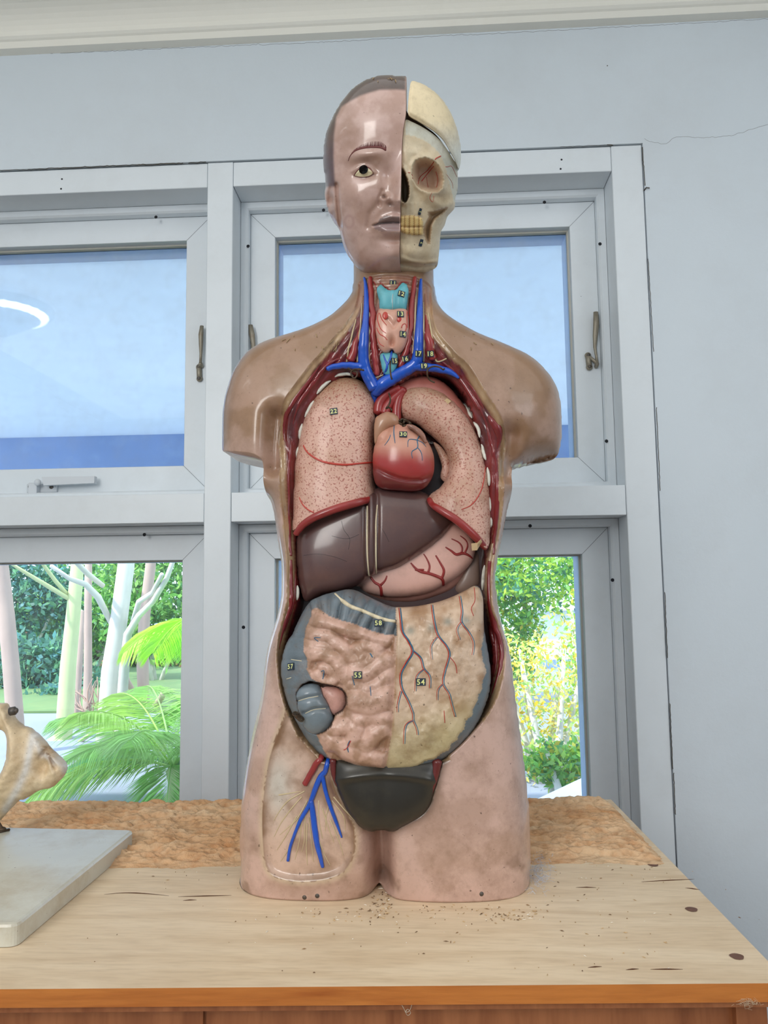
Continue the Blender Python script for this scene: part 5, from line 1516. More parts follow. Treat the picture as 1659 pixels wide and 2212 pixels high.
tc_ = c2([(672, 210), (690, 168), (718, 160), (750, 190), (790, 222), (825, 233), (862, 210), (898, 152), (928, 138), (955, 158), (972, 212), (966, 280), (956, 350), (945, 394), (900, 400), (822, 412), (750, 406), (704, 394), (692, 300)])
def onneck(px, py):
    h = stick(px, py, BV); return h[0][1]
tg_ = organ(c2([(690, 395), (760, 390), (880, 390), (950, 395), (972, 500), (970, 640), (940, 740), (890, 800), (845, 800), (818, 765), (775, 800), (730, 790), (690, 740), (668, 640), (662, 530)]), onneck(848, 690) - 0.002, 0.014, colf=plain((208, 158, 138)),
            extra=lambda P, h, F_: (lambda q: -0.008 * np.exp(-(((q[:, 0] - 846) / 6) ** 2 + ((q[:, 1] - 738) / 10) ** 2)) - 0.003 * np.exp(-(dist(c2([(770, 470), (830, 545), (880, 480)]), q, False) / 5) ** 2))(pxof(F_, P, h)))
b = MB(); tg_.into(b)
for p_ in ([(690, 420), (680, 480), (710, 570), (760, 610)], [(700, 420), (720, 480), (765, 535)], [(672, 560), (700, 620), (740, 640), (770, 675)], [(905, 560), (915, 525), (945, 520), (950, 570), (920, 620)], [(960, 370), (955, 480), (962, 560)], [(680, 660), (700, 710), (740, 735)]):
    drawn(b, c2(p_), [tg_.bvh], (1.0, 1.2, .7), 1, 0.0)
for x, y, r_ in c2([(752, 445, 0), (885, 470, 0)]):
    h_ = stick(x, y, [tg_.bvh]); b.ball(h_[0], (0.003, 0.0010, 0.0042), 1)
THY = b.build('thyroid_gland', [M['heart'], M['paintred']], torso)
tr_ = organ(c2([(705, 815), (780, 800), (862, 812), (868, 890), (845, 955), (790, 1010), (740, 990), (718, 930)]), onneck(840, 780) - 0.001, 0.010)
b = MB(); tr_.into(b); TRA = b.build('trachea', [M['teal']], torso)
tcr = organ(tc_, onneck(848, 640) - 0.003, 0.010, extra=lambda P, h, F_: (lambda q: 0.004 * np.exp(-((q[:, 0] - 848) / 9) ** 2))(pxof(F_, P, h)))
b = MB(); tcr.into(b); drawn(b, c2([(824, 240), (820, 300), (822, 405)]), [tcr.bvh], .7, 1, 0.0); THC = b.build('thyroid_cartilage', [M['teal'], M['gut']], torso)
b = MB(); drawn(b, c2([(672, 200), (660, 150), (640, 125)]), BV, (1, 1.6), 0); drawn(b, c2([(700, 155), (740, 165), (780, 205), (825, 222), (860, 200), (890, 150), (930, 120), (970, 130)]), BV, (1.2, 1.6, 1.8, 1.6, 1.2), 0, 0.003)
b.build('hyoid_membrane', [M['red']], torso)
VP = [(c2([(553, 88), (566, 150), (574, 250), (572, 380), (566, 500), (552, 650), (545, 780), (550, 880), (575, 980), (620, 1070), (655, 1130)]), (2, 4, 5, 5.2, 6, 8.5, 9.5, 10, 11, 12, 12), .002),
      (c2([(1090, 105), (1084, 200), (1080, 320), (1076, 480), (1068, 640), (1062, 780), (1045, 880), (990, 935), (900, 985), (800, 1045), (710, 1105), (665, 1160), (655, 1220), (668, 1285)]), (2.4, 4, 5, 6, 7, 8.5, 9, 10.5, 11, 11, 12, 12, 8, 3), .002),
      (c2([(205, 948), (260, 928), (340, 915), (430, 915), (530, 930)]), (4.5, 5.5, 6, 6.5, 7.5), .004), (c2([(1445, 1032), (1380, 985), (1290, 955), (1180, 935), (1080, 925), (1020, 925)]), (2, 5.5, 7, 7.5, 8, 8), .004)]
vb = MB()
yv = {}
for p_, r_, l_ in VP:
    S = []
    for x, y in smooth_poly(p_, 3, False):
        h = stick(x, y, BV)
        yy = h[0][1] - l_ if h is not None else S[-1][1]
        S.append(atY(x, y, min(max(yy, 0.768), 0.80)))
    S = np.array(S)
    n_ = 15
    S[:, 1] = np.convolve(np.pad(S[:, 1], 7, 'edge'), np.ones(n_) / n_, 'valid')
    vb.tube(S, np.array(r_, float) * PXM * 1.16, 0, seg=16)
VEIN = vb.build('great_vein', [M['blue']], torso)
VBV = BVHTree.FromPolygons([Vector(v) for v in np.concatenate(vb.v)], vb.f)
ALLN = BV + [VBV, tcr.bvh, tr_.bvh, tg_.bvh]
b = MB()
drawn(b, c2([(735, 815), (755, 870), (770, 905), (765, 950), (735, 1000)]), ALLN, (1.0, 2, 2.6, 2.4, 2), 0, 0.0005); drawn(b, c2([(815, 775), (800, 850), (775, 905)]), ALLN, (2.5, 2.2, 2), 0, 0.0005)
b.build('thyroid_vein', [M['blue']], torso)
b = MB()
for p_, y_ in ((c2([(400, 940), (440, 965), (480, 975), (485, 1010), (460, 1035), (435, 1010), (430, 975), (470, 950), (550, 960)]), 0.762), (c2([(800, 870), (798, 940), (805, 1010), (815, 1045)]), 0.758),
               (c2([(1215, 1075), (1170, 1050), (1148, 1000), (1155, 950), (1200, 925), (1260, 930), (1300, 955), (1310, 945)]), 0.762), (c2([(785, 1175), (800, 1230), (790, 1280), (760, 1320), (790, 1310), (815, 1340)]), 0.768), (c2([(500, 945), (540, 958), (510, 950)]), 0.762)):
    b = MB(); b.tube([atY(x, y, y_ + 0.002 * math.sin(i * .4)) for i, (x, y) in enumerate(smooth_poly(p_, 2.5, False))], 0.0009, seg=6)
    b.build('hook_wire', [M['wire']], torso)
for t_, x, y, a_ in (('11', 849, 613, -.1), ('12', 867, 635, -.25), ('13', 865, 679, 0), ('14', 870, 722, 0), ('15', 852, 780, .1), ('16', 875, 775, .1), ('17', 904, 764, 0), ('18', 930, 764, 0), ('19', 916, 791, .05)):
    label(torso, x, y, t_, ALLN + BV + [k_[1] for k_ in NB], a_, 7.2, 6.4)
# ---------- cut ribs and glossy strands on the cavity wall
ribs = [c2([(278, 1022), (320, 1000), (370, 990), (420, 995), (450, 1005)]), c2([(232, 1055), (190, 1080), (140, 1130), (100, 1180)]), c2([(70, 1245), (45, 1290), (15, 1350), (-10, 1400)]),
        cL([(765, 955), (742, 1030), (735, 1105)]), cL([(728, 1165), (716, 1230), (712, 1300)]), cL([(716, 2085), (720, 2140), (718, 2200)]),
        c2([(1075, 1018), (1130, 1020), (1190, 1035), (1245, 1075)]), cR([(10, 760), (50, 820), (95, 895)]), cR([(112, 935), (148, 1010), (165, 1085)]), cR([(178, 1150), (205, 1230), (222, 1300)]), cR([(235, 1370), (254, 1450), (258, 1545)]), cR([(252, 1640), (260, 1700), (262, 1790)]), cR([(265, 1850), (262, 1940)]),
        c2([(1315, 1115), (1360, 1150), (1400, 1185), (1430, 1225)]), c2([(1470, 1265), (1520, 1330), (1560, 1385)]), c4([(186, 200), (188, 240), (184, 295)]), c4([(1440, 65), (1432, 130), (1425, 230)])]
for i, p_ in enumerate(ribs):
    S = drape(p_, BV, 2.5, 0.001)
    if S is None: continue
    b = MB(); b.tube(S, np.array([1.2, 3.6, 4.0, 3.6, 1.2]) * PXM, 0, seg=8); b.build('rib', [M['white']], torso)
strands = [(cL([(670, 1080), (658, 1200), (640, 1350), (634, 1500), (640, 1650), (638, 1800), (648, 1950), (650, 2100), (660, 2212)]), (2, 4, 5, 5, 4.5, 4.5, 4.5, 4)), (cR([(243, 875), (290, 935), (325, 1000), (342, 1080), (335, 1150), (325, 1195)]), (3, 8, 10, 10, 8, 3)),
           (cR([(0, 590), (60, 640), (120, 730), (180, 850), (225, 960), (250, 1060), (280, 1180), (312, 1300), (320, 1450), (322, 1600), (320, 1800), (308, 2000), (295, 2200)]), (3, 4, 4, 4.5, 5, 5, 5, 4, 4)), (cR([(0, 520), (80, 600), (150, 720), (215, 850)]), (2, 4, 4, 2)),
           (c4([(150, 30), (150, 200), (150, 320), (110, 450), (75, 600), (75, 720)]), (4, 5, 5, 5, 3, 1.5)), (c4([(185, 60), (175, 250), (165, 330), (130, 430), (100, 540)]), (2, 4, 4, 4, 2)), (c4([(1470, 40), (1460, 200), (1470, 350), (1510, 480), (1545, 620), (1530, 760), (1480, 920), (1440, 1010)]), (4, 5, 6, 6, 5, 4, 2)),
           (c4([(1450, 300), (1475, 420), (1505, 560), (1510, 700), (1480, 850)]), (3, 5, 5, 4, 2)), (cL([(940, 390), (820, 560), (700, 720), (620, 860), (590, 1000), (600, 1140)]), (3, 5, 6, 6, 5, 2)), (cL([(1000, 420), (880, 560), (760, 720), (700, 860), (670, 1000)]), (3, 5, 5, 4, 2)),
           (c2([(1270, 870), (1380, 960), (1480, 1080), (1560, 1200), (1640, 1330)]), (3, 5, 6, 6, 5)), (c2([(150, 1000), (60, 1090), (-20, 1200)]), (3, 5, 4)), (c2([(330, 850), (260, 880), (170, 950), (90, 1040)]), (3, 5, 5, 4))]
for p_, r_ in strands:
    S = drape(p_, BV, 3, -0.0012)
    if S is None: continue
    b = MB(); b.tube(S, np.array(r_) * PXM, 0, seg=10); b.build('muscle_strand', [mat_strand := M.setdefault('strand', mat('strand_paint', lin((128, 34, 36)), rough=0.22, coat=0.6, dirt=lin((66, 22, 24)), dirt_amt=0.7, dscale=40, bump=0.2))], torso)
# cream tendon lines down the neck sides
b = MB()
for p_ in (c2([(590, 100), (600, 300), (610, 500), (600, 700), (600, 850), (620, 960), (650, 1030), (690, 1020), (735, 1000)]), c2([(530, 330), (520, 520), (500, 700), (490, 880)]), c2([(475, 480), (440, 620), (405, 760), (390, 880)]), c2([(1045, 200), (1035, 420), (1030, 600), (1010, 800)]), c2([(1110, 320), (1112, 560), (1118, 780), (1115, 880)]), c2([(1155, 420), (1190, 620), (1215, 800), (1240, 880), (1330, 850)])):
    drawn(b, p_, BV, (1.0, 1.8, 2.0, 1.6), 0, 0.0003)
b.build('tendon_edge', [M['nerve']], torso)
# ---------- thigh window vessels
b = MB()
for p_, r_ in (([(512, 345), (500, 400), (472, 430), (442, 500), (412, 580), (370, 650), (332, 740), (310, 810), (300, 875)], (5, 5.5, 5.5, 4.5, 4, 3.2, 3, 3)), ([(422, 560), (435, 650), (447, 750), (462, 830), (482, 908)], (5, 6, 6, 5, 3)), ([(480, 425), (500, 520), (530, 610), (560, 690), (582, 752)], (4.5, 4, 4, 3.4, 1.5))):
    drawn(b, c5(p_), BV, r_, 0, 0.0012, 12)
b.build('thigh_vein', [M['blue']], torso)
b = MB(); drawn(b, c5([(472, 318), (440, 380), (412, 430), (388, 472)]), BV, (5, 6.5, 6, 6), 0, 0.002, 12); b.build('thigh_artery', [M['red']], torso)
b = MB()
for p_ in ([(385, 510), (300, 560), (250, 620), (225, 665)], [(370, 540), (310, 610), (260, 680), (225, 750)], [(400, 560), (350, 650), (300, 700), (255, 740)], [(372, 640), (360, 760), (335, 870)], [(388, 620), (385, 760), (370, 830)], [(410, 650), (425, 800), (432, 880)], [(460, 560), (460, 650), (480, 760)], [(480, 600), (510, 700), (540, 780)], [(520, 560), (500, 640), (495, 720)],
           [(540, 540), (590, 600), (650, 665)], [(530, 560), (590, 640), (600, 720)], [(520, 660), (570, 780), (590, 850)], [(250, 530), (310, 520), (370, 510)], [(350, 660), (320, 780), (260, 880)], [(400, 680), (395, 800), (400, 900)], [(440, 700), (480, 820), (520, 900)], [(345, 640), (290, 740), (240, 820)]):
    drawn(b, c5(p_), BV, (1.3, 1.1, .5), 0, 0.0002, 6)
b.build('nerve_fan', [M['nerve']], torso)
for x, y in c5([(385, 1070), (452, 1062)]) + [(1040, 1931)]:
    h_ = stick(x, y, BV); b = MB(); b.ball(h_[0], (0.0022, 0.001, 0.0022), seg=8, rings=6); b.build('screw', [M['steel']], torso)

# ------------------------------------------------------------------ head
TL_ = 0.44
HO = atY(848, 385, 0.765)
HF = Frame(HO, TL_)
SIL = c1([(945, 168), (900, 160), (800, 157), (700, 160), (620, 178), (540, 213), (460, 268), (390, 343), (320, 440), (260, 550), (215, 650), (187, 760), (176, 880), (179, 1000), (190, 1120), (198, 1195), (190, 1250), (195, 1310), (215, 1400), (240, 1470), (280, 1540), (325, 1600), (345, 1680), (370, 1770), (410, 1850), (465, 1925), (530, 1985), (620, 2020), (750, 2035), (900, 2035), (1100, 2010), (1200, 1975), (1240, 1940), (1255, 1850), (1268, 1700), (1275, 1620), (1310, 1560), (1335, 1480), (1370, 1440), (1402, 1400), (1408, 1350), (1412, 1300), (1436, 1200), (1444, 1100), (1462, 960), (1462, 850), (1442, 720), (1402, 590), (1350, 475), (1290, 385), (1220, 312), (1140, 255), (1060, 215), (1000, 185)])
MID = c1([(950, 160), (948, 280), (945, 400), (940, 480), (915, 620), (902, 800), (895, 1000), (892, 1200), (888, 1400), (885, 1600), (880, 1800), (886, 1900), (890, 2045)])
head_inf = Inflate(smooth_poly(HF.uv(SIL), 0.003), 0.0013)
def hh(P): return softcap(head_inf(P), 0.088, 3)
def gs(q, x, y, rx, ry, a, rot=0.0):
    dx, dy = q[:, 0] - x, q[:, 1] - y
    c_, s_ = math.cos(rot), math.sin(rot)
    return a * np.exp(-(((dx * c_ + dy * s_) / rx) ** 2 + ((-dx * s_ + dy * c_) / ry) ** 2))
def gl(q, pts, wd, a):
    d_, t_ = dist(pts, q, False, True)
    n_ = len(pts) - 1
    A = np.interp(t_, np.linspace(0, 1, len(a)), a) if np.ndim(a) else a
    W_ = np.interp(t_, np.linspace(0, 1, len(wd)), wd) if np.ndim(wd) else wd
    return A * np.exp(-(d_ / W_) ** 2)
def face_relief(q):
    e = np.zeros(len(q))
    e += gs(q, 795, 333, 42, 11, .0035, -.1) + gs(q, 800, 270, 50, 40, .001)
    e += gs(q, 790, 366, 36, 20, -.0085) + gs(q, 838, 378, 12, 20, -.005)
    e += gs(q, 785, 369, 21, 12, .0065)
    e += gl(q, c1([(470, 1095), (550, 1112), (640, 1085)]), 4.0, -.0012) + gl(q, c1([(440, 1050), (500, 1000), (560, 985), (620, 1010), (655, 1060)]), 3.0, .0014)
    e += gl(q, [(874, 330), (870, 365), (866, 400), (864, 432)], (9, 11, 14, 15), (.002, .007, .013, .017))
    e += gs(q, 862, 434, 13, 9, .004) + gs(q, 836, 428, 10, 9, .0065) + gs(q, 830, 425, 5.5, 5, -.007) + gs(q, 846, 440, 8, 4, -.004)
    e += gl(q, [(826, 412), (818, 430), (822, 444)], 3.5, -.002) + gl(q, [(818, 440), (800, 462), (795, 490)], 7, -.0022)
    e += gl(q, [(810, 488), (828, 474), (848, 467), (864, 470)], 7, (.0005, .003, .004, .004)) + gl(q, [(812, 490), (836, 499), (864, 500)], 7.5, (.0005, .0045, .005))
    e += gl(q, c1([(640, 1560), (700, 1540), (760, 1532), (820, 1530), (880, 1532)]), 2.3, -.0042)
    e += gs(q, 858, 455, 5, 9, -.0015) + gs(q, 850, 519, 26, 7, -.0035) + gs(q, 850, 550, 32, 20, .0065) + gs(q, 768, 425, 30, 26, .0035) + gs(q, 800, 520, 30, 30, .001)
    e += gl(q, [(727, 398), (729, 430), (731, 455), (736, 492)], 3.8, -.0055) + gs(q, 714, 432, 6, 15, -.007) + gs(q, 719, 465, 5, 10, -.002) + gl(q, [(710, 402), (703, 420), (706, 450), (716, 478)], 4, .003)
    e += gs(q, 735, 330, 20, 50, -.001)
    return e
ORB = c1([(1010, 1000), (1030, 950), (1080, 925), (1140, 922), (1200, 945), (1250, 990), (1285, 1050), (1300, 1130), (1290, 1200), (1250, 1240), (1180, 1248), (1100, 1225), (1050, 1190), (1015, 1130), (1003, 1060)])
NAS = c1([(900, 1010), (920, 1020), (945, 1070), (965, 1130), (980, 1200), (978, 1270), (960, 1330), (935, 1350), (912, 1335), (898, 1300), (892, 1200)])
HOL = c1([(1150, 1430), (1220, 1420), (1290, 1395), (1350, 1378), (1340, 1400), (1290, 1450), (1230, 1500), (1195, 1560), (1185, 1640), (1175, 1740), (1150, 1740), (1125, 1680), (1108, 1600), (1130, 1530), (1160, 1480)])
TEE = c1([(888, 1470), (940, 1468), (1000, 1462), (1070, 1475), (1100, 1495), (1112, 1530), (1110, 1650), (1060, 1650), (1000, 1645), (940, 1635), (890, 1610)])
CRAN = c1([(945, 700), (1030, 720), (1130, 760), (1210, 820), (1270, 890), (1320, 1010), (1350, 1130), (1385, 1260), (1400, 1340), (1500, 1340), (1520, 400), (945, 400)])
def skull_relief(q):
    e = np.full(len(q), -.004)
    do = dist(ORB, q); io = inside(ORB, q)
    e += np.where(io, -.019 * sstep(0, 17, do) ** .8, .0035 * np.exp(-(do / 7) ** 2))
    e += gs(q, 911, 402, 6, 5, -.006)
    dn = dist(NAS, q); i_ = inside(NAS, q)
    e += np.where(i_, -.016 * sstep(0, 6, dn), .004 * np.exp(-(dn / 6) ** 2) * (q[:, 0] > 870))
    dl = dist(HOL, q); i_ = inside(HOL, q)
    e += np.where(i_, -.010 * sstep(0, 9, dl), 0)
    e += gl(q, [(926, 425), (945, 440), (962, 448), (978, 440)], 12, .005) + gs(q, 975, 385, 14, 40, -.0065) + gs(q, 880, 340, 10, 20, .002)
    e += gs(q, 920, 335, 38, 9, .003, .25)
    it = inside(TEE, q)
    tw = np.abs(np.sin((q[:, 0] - 864) / 10.2 * PI)) ** .5
    e += np.where(it, .0035 * sstep(0, 3, dist(TEE, q)) * (0.35 + .65 * tw) , 0)
    e += gl(q, [(862, 489), (885, 491), (912, 490)], 1.6, -.002)
    for x in np.arange(869, 915, 10.2):
        e += gl(q, [(x, 440), (x, 463)], 3.5, .0008) + gl(q, [(x, 508), (x, 520)], 3.5, .0006)
    e += gs(q, 890, 548, 30, 18, .005) + gs(q, 935, 545, 14, 30, .002) + gl(q, [(866, 556), (890, 566), (920, 570), (942, 566)], 5, .003) + gl(q, [(866, 570), (900, 578), (940, 574)], 4, -.003)
    ic = inside(CRAN, q)
    e += np.where(ic, -.0012 * sstep(0, 4, dist(CRAN, q)), 0)
    return e
def head_front(rel, off=0.0):
    def f(P):
        h = hh(P)
        q = HF.px(P[:, 0], P[:, 1], h)
        e = rel(q)
        # second look-up on the raised surface
        q = HF.px(P[:, 0], P[:, 1], h + np.clip(e, -.004, .02))
        return h + (rel(q)) * sstep(0, .010, h + .002) + off
    return f
def head_back(P): return -softcap(head_inf(P), 0.10, 3) * 1.45 - .0003
HAIRL = c1([(960, 300), (850, 292), (700, 296), (610, 320), (520, 350), (430, 400), (350, 450), (305, 540), (285, 700), (280, 900), (288, 1100), (300, 1205), (150, 1215), (100, 900), (200, 400), (600, 100), (960, 100)])
LIPU = c1([(640, 1560), (680, 1530), (720, 1480), (770, 1460), (820, 1480), (885, 1478), (888, 1535), (820, 1535), (740, 1545)])
LIPL = c1([(640, 1560), (740, 1545), (820, 1535), (888, 1535), (888, 1610), (800, 1615), (700, 1612), (650, 1590)])
EYEW = c1([(455, 1088), (490, 1045), (530, 1010), (570, 1000), (610, 1022), (643, 1062), (610, 1090), (550, 1103), (500, 1098)])
def facecol(q, P, wf):
    n = len(P)
    f = fnoise(q[:, 0] / 26, q[:, 1] / 26, 5)
    c = mixc(np.tile(lin((204, 172, 162)), (n, 1)), np.tile(lin((184, 150, 136)), (n, 1)), sstep(.3, .7, f))
    hr = inside(HAIRL, q).astype(float); hr = np.where(hr > 0, sstep(0, 7, dist(HAIRL, q)), 0)
    hc = mixc(np.tile(lin((62, 48, 42)), (n, 1)), np.tile(lin((84, 62, 76)), (n, 1)), sstep(250, 350, q[:, 1]))
    hc = mixc(hc, np.tile(lin((70, 58, 50)), (n, 1)), .7 * fnoise(q[:, 0] / 5, q[:, 1] / 5))
    c = mixc(c, hc, hr * .92)
    tan = .6 * np.exp(-((q[:, 1] - 600) / 25) ** 2) + .35 * gs(q, 752, 280, 18, 40, 1) + .35 * gs(q, 855, 425, 16, 22, 1) + .4 * gs(q, 820, 365, 20, 22, 1) + .4 * gs(q, 835, 512, 22, 10, 1)  # brown shade under the chin put into the colour, plus tan patches
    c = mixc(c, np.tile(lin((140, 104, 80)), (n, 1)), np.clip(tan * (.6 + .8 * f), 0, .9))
    i1, i2 = inside(LIPU, q), inside(LIPL, q)
    c = np.where(i1[:, None], np.array(lin((126, 106, 102))), c); c = np.where(i2[:, None], np.array(lin((158, 132, 130))), c)
    c = mixc(c, np.tile(lin((92, 66, 54)), (n, 1)), gs(q, 830, 426, 4.5, 3.5, .85) + gs(q, 847, 443, 8, 3, .5))  # dark of the nostril and under the nose painted in
    rg = np.exp(-((np.hypot(q[:, 0] - 754, (q[:, 1] - 479) * .8) - 10) / 3) ** 2) * .35
    c = mixc(c, np.tile(lin((160, 116, 110)), (n, 1)), rg)
    return c
def skullcol(q, P, wf):
    n = len(P)
    f = fnoise(q[:, 0] / 20, q[:, 1] / 20, 5)
    c = mixc(np.tile(lin((224, 210, 182)), (n, 1)), np.tile(lin((202, 182, 148)), (n, 1)), f)
    wh = mixc(np.tile(lin((214, 216, 206)), (n, 1)), np.tile(lin((196, 190, 166)), (n, 1)), f)
    c = np.where(inside(CRAN, q)[:, None], wh, c)
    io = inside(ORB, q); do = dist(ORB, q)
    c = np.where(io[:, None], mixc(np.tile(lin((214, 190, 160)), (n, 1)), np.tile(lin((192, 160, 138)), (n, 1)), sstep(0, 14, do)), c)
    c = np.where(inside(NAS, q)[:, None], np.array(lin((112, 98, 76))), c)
    c = np.where(inside(HOL, q)[:, None], np.array(lin((176, 148, 116))), c)
    it = inside(TEE, q)
    gv = sstep(.55, .15, np.abs(np.sin((q[:, 0] - 864) / 10.2 * PI)))
    tc2 = mixc(np.tile(lin((226, 196, 130)), (n, 1)), np.tile(lin((170, 126, 70)), (n, 1)), np.clip(gv + .6 * np.exp(-((q[:, 1] - 490) / 2.5) ** 2), 0, 1))
    c = np.where(it[:, None], tc2, c)
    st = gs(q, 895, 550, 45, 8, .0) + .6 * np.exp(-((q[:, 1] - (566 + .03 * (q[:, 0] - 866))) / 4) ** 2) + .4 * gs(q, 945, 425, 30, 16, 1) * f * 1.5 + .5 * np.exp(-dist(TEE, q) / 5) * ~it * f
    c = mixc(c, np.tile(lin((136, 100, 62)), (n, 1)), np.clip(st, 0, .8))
    return c
i_mid = MID
FACE = [(x, y, .05) for x, y in []]
sil_face = SIL[0:29]
FACEP = [(x, y, 0.0) for x, y in sil_face] + [(x, y, .075 if 0 < k_ < 12 else 0.03) for k_, (x, y) in list(enumerate(MID))[::-1]]
# the outline of each half follows the traced midline at the depth of the face
FACEP = [(x, y, 0.0) for x, y in sil_face[1:]] + [(x, y, w_) for (x, y), w_ in list(zip(MID, [0.0, .03, .06, .07, .078, .082, .088, .088, .085, .08, .07, .05, .0]))[::-1]]
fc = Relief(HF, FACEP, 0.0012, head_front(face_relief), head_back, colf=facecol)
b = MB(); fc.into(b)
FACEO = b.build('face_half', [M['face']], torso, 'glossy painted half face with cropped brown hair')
SKT = c1([(942, 524), (1000, 540), (1060, 570), (1110, 605), (1200, 670), (1280, 755), (1340, 850), (1390, 940), (1425, 1010)])
SKP = [(x, y, w_) for (x, y), w_ in zip(SKT, (.07, .07, .068, .062, .055, .042, .028, .014, .004))] + [(x, y, 0) for x, y in SIL[43:29:-1]] + [(x + 1.2, y, w_) for (x, y), w_ in list(zip(MID, [0.0, .03, .06, .07, .074, .078, .08, .08, .08, .075, .066, .05, .0]))[:2:-1]]
SKP = [(x, y, w_) for (x, y), w_ in zip(SKT, (.07, .07, .068, .062, .055, .042, .028, .014, .004))] + [(x, y, 0) for x, y in SIL[42:28:-1]] + [(x + 1.0, y, w_) for (x, y), w_ in list(zip(MID, [0.0, .03, .06, .07, .074, .078, .08, .08, .08, .075, .066, .05, .0]))[12:3:-1]]
sk = Relief(HF, SKP, 0.0012, head_front(skull_relief), head_back, colf=skullcol)
b = MB(); sk.into(b)
for p_, r_ in (([(1060, 1170), (1080, 1100), (1150, 1040), (1210, 960), (1225, 930), (1275, 905)], (.6, .7, .9, 1.2)), ([(1095, 1140), (1150, 1070), (1210, 1000)], (1.0, .8)), ([(1230, 1050), (1250, 1130), (1235, 1200)], (.6, .5)), ([(1320, 1005), (1350, 1010), (1370, 990), (1400, 1040), (1425, 1100)], (.5, .4)), ([(1330, 1080), (1380, 1150), (1390, 1210)], (.4, .3)), ([(1140, 1100), (1155, 1200)], (.5, .4)), ([(1190, 1250), (1170, 1300), (1200, 1340), (1210, 1280)], (.5, .5)), ([(965, 1060), (1000, 1065), (1010, 1120)], (.6, .5))):
    drawn(b, c1(p_), [sk.bvh], r_, 1, 0.0001, 5)
SKO = b.build('skull_half', [M['bone'], M['paintred']], torso, 'cream half skull with eye socket and yellowed teeth')
CAPX = c1([(1002, 232), (1060, 228), (1140, 252), (1220, 308), (1290, 380), (1350, 470), (1402, 585), (1442, 715), (1464, 850), (1464, 940), (1440, 1040)])
CAPL = c1([(1415, 985), (1400, 940), (1360, 850), (1300, 735), (1220, 645), (1130, 580), (1050, 530), (985, 490), (962, 455), (966, 380), (980, 290)])
CAPP = [(x, y, 0) for x, y in CAPX] + [(x, y, w_) for (x, y), w_ in zip(CAPL, (.006, .016, .032, .047, .060, .067, .070, .072, .070, .055, .028))]
capinf = Inflate(smooth_poly(HF.uv(SIL), 0.003) * 1.0, 0.0013)
cap_p = [(x, y) for x, y, _ in CAPP]
def cap_f(P):
    h = hh(P); q = HF.px(P[:, 0], P[:, 1], h)
    d_ = dist(smooth_poly(HF.uv(CAPP), .002), P)
    return h + .003 - .003 * np.exp(-(d_ / .0018) ** 2)
def cap_b(P):
    return np.where(hh(P) > .02, hh(P) - .007, -.8 * hh(P) * sstep(.0, .02, hh(P)) - .002)
cp = Relief(HF, CAPP, 0.0014, cap_f, lambda P: np.minimum(cap_b(P), cap_f(P) - .002), colf=lambda q, P, wf: mixc(np.tile(lin((232, 214, 176)), (len(P), 1)), np.tile(lin((222, 224, 214)), (len(P), 1)), sstep(250, 340, q[:, 1])))
b = MB(); cp.into(b); b.build('skull_cap', [M['bone']], torso, 'loose sawn skull cap lying over the half skull')
SIN = c1([(944, 440), (972, 492), (1050, 545), (1130, 598), (1220, 662), (1300, 752), (1356, 860), (1385, 930), (1340, 990), (1250, 850), (1150, 740), (1050, 640), (944, 610)])
si = Relief(HF, [(x, y, .05) for x, y in SIN], .0025, lambda P: np.maximum(hh(P) - .013, .002), lambda P: -hh(P) * .9, colf=lambda q, P, wf: np.tile(lin((60, 40, 32)), (len(P), 1)))
b = MB(); si.into(b); b.build('skull_interior', [M['muscle']], torso)  # dark liner added so the gap under the cap reads as shade
# eye, brow, number cards
b = MB()
S = [stick(x, y, [fc.bvh], .0004) for x, y in smooth_poly(EYEW, 3)]
cen = stick(785, 369, [fc.bvh], .0016)[0]
V = [s_[0] for s_ in S]; n_ = len(V)
mid_ = [(v * .5 + cen * .5) + stick(785, 369, [fc.bvh])[1] * .0005 for v in V]
b.add(V + mid_ + [cen], [(i, (i + 1) % n_, n_ + (i + 1) % n_, n_ + i) for i in range(n_)] + [(n_ + i, n_ + (i + 1) % n_, 2 * n_) for i in range(n_)])
EYE = b.build('eye', [M['eye']], FACEO)
b = MB(); nn = stick(785, 369, [fc.bvh])[1]
e1 = np.cross(nn, (0, 0, 1.0)); e1 /= np.linalg.norm(e1); e2 = np.cross(e1, nn)
pc = stick(785.3, 367.5, [fc.bvh], .0022)[0]
V = [pc + (e1 * math.cos(t) * 9.3 + e2 * math.sin(t) * 9.3) * PXM - nn * .0012 for t in np.linspace(0, 2 * PI, 25)[:-1]]
b.add(V + [pc + nn * .0004], [(i, (i + 1) % 24, 24) for i in range(24)] + [((i + 1) % 24, i, 24) for i in range(24)])
b.build('iris', [M['black']], FACEO)
b = MB()
drawn(b, EYEW[:6], [fc.bvh], (.7, 1.0, 1.2, 1.0, .7), 0, .0008); drawn(b, EYEW[5:] + EYEW[:1], [fc.bvh], (.6, .5, .5), 0, .0008)
b.build('eyelid_line', [M['brow']], FACEO)
b = MB()
bl = smooth_poly(c1([(402, 950), (420, 905), (460, 860), (520, 835), (590, 822), (660, 820), (720, 825), (756, 848)]), 1.6, False)
for i, (x, y) in enumerate(bl):
    t_ = i / len(bl)
    ln = 16 * math.sin(PI * min(1, .08 + .72 * t_)) * (.35 + .65 * t_)
    a_ = -1.0 - .75 * t_ + .25 * rnd.random()
    drawn(b, [(x, y), (x + ln * .6 * math.cos(a_ + .3) * .6, y + ln * .6 * math.sin(a_)), (x + ln * math.cos(a_) * .7, y + ln * math.sin(a_))], [fc.bvh], (.7, .5, .2), 0, .0001, 4)
drawn(b, bl[::4], [fc.bvh], (.5, 1.2, 1.6, 1.9, 2.2), 0, .0)
b.build('eyebrow', [M['brow']], FACEO)
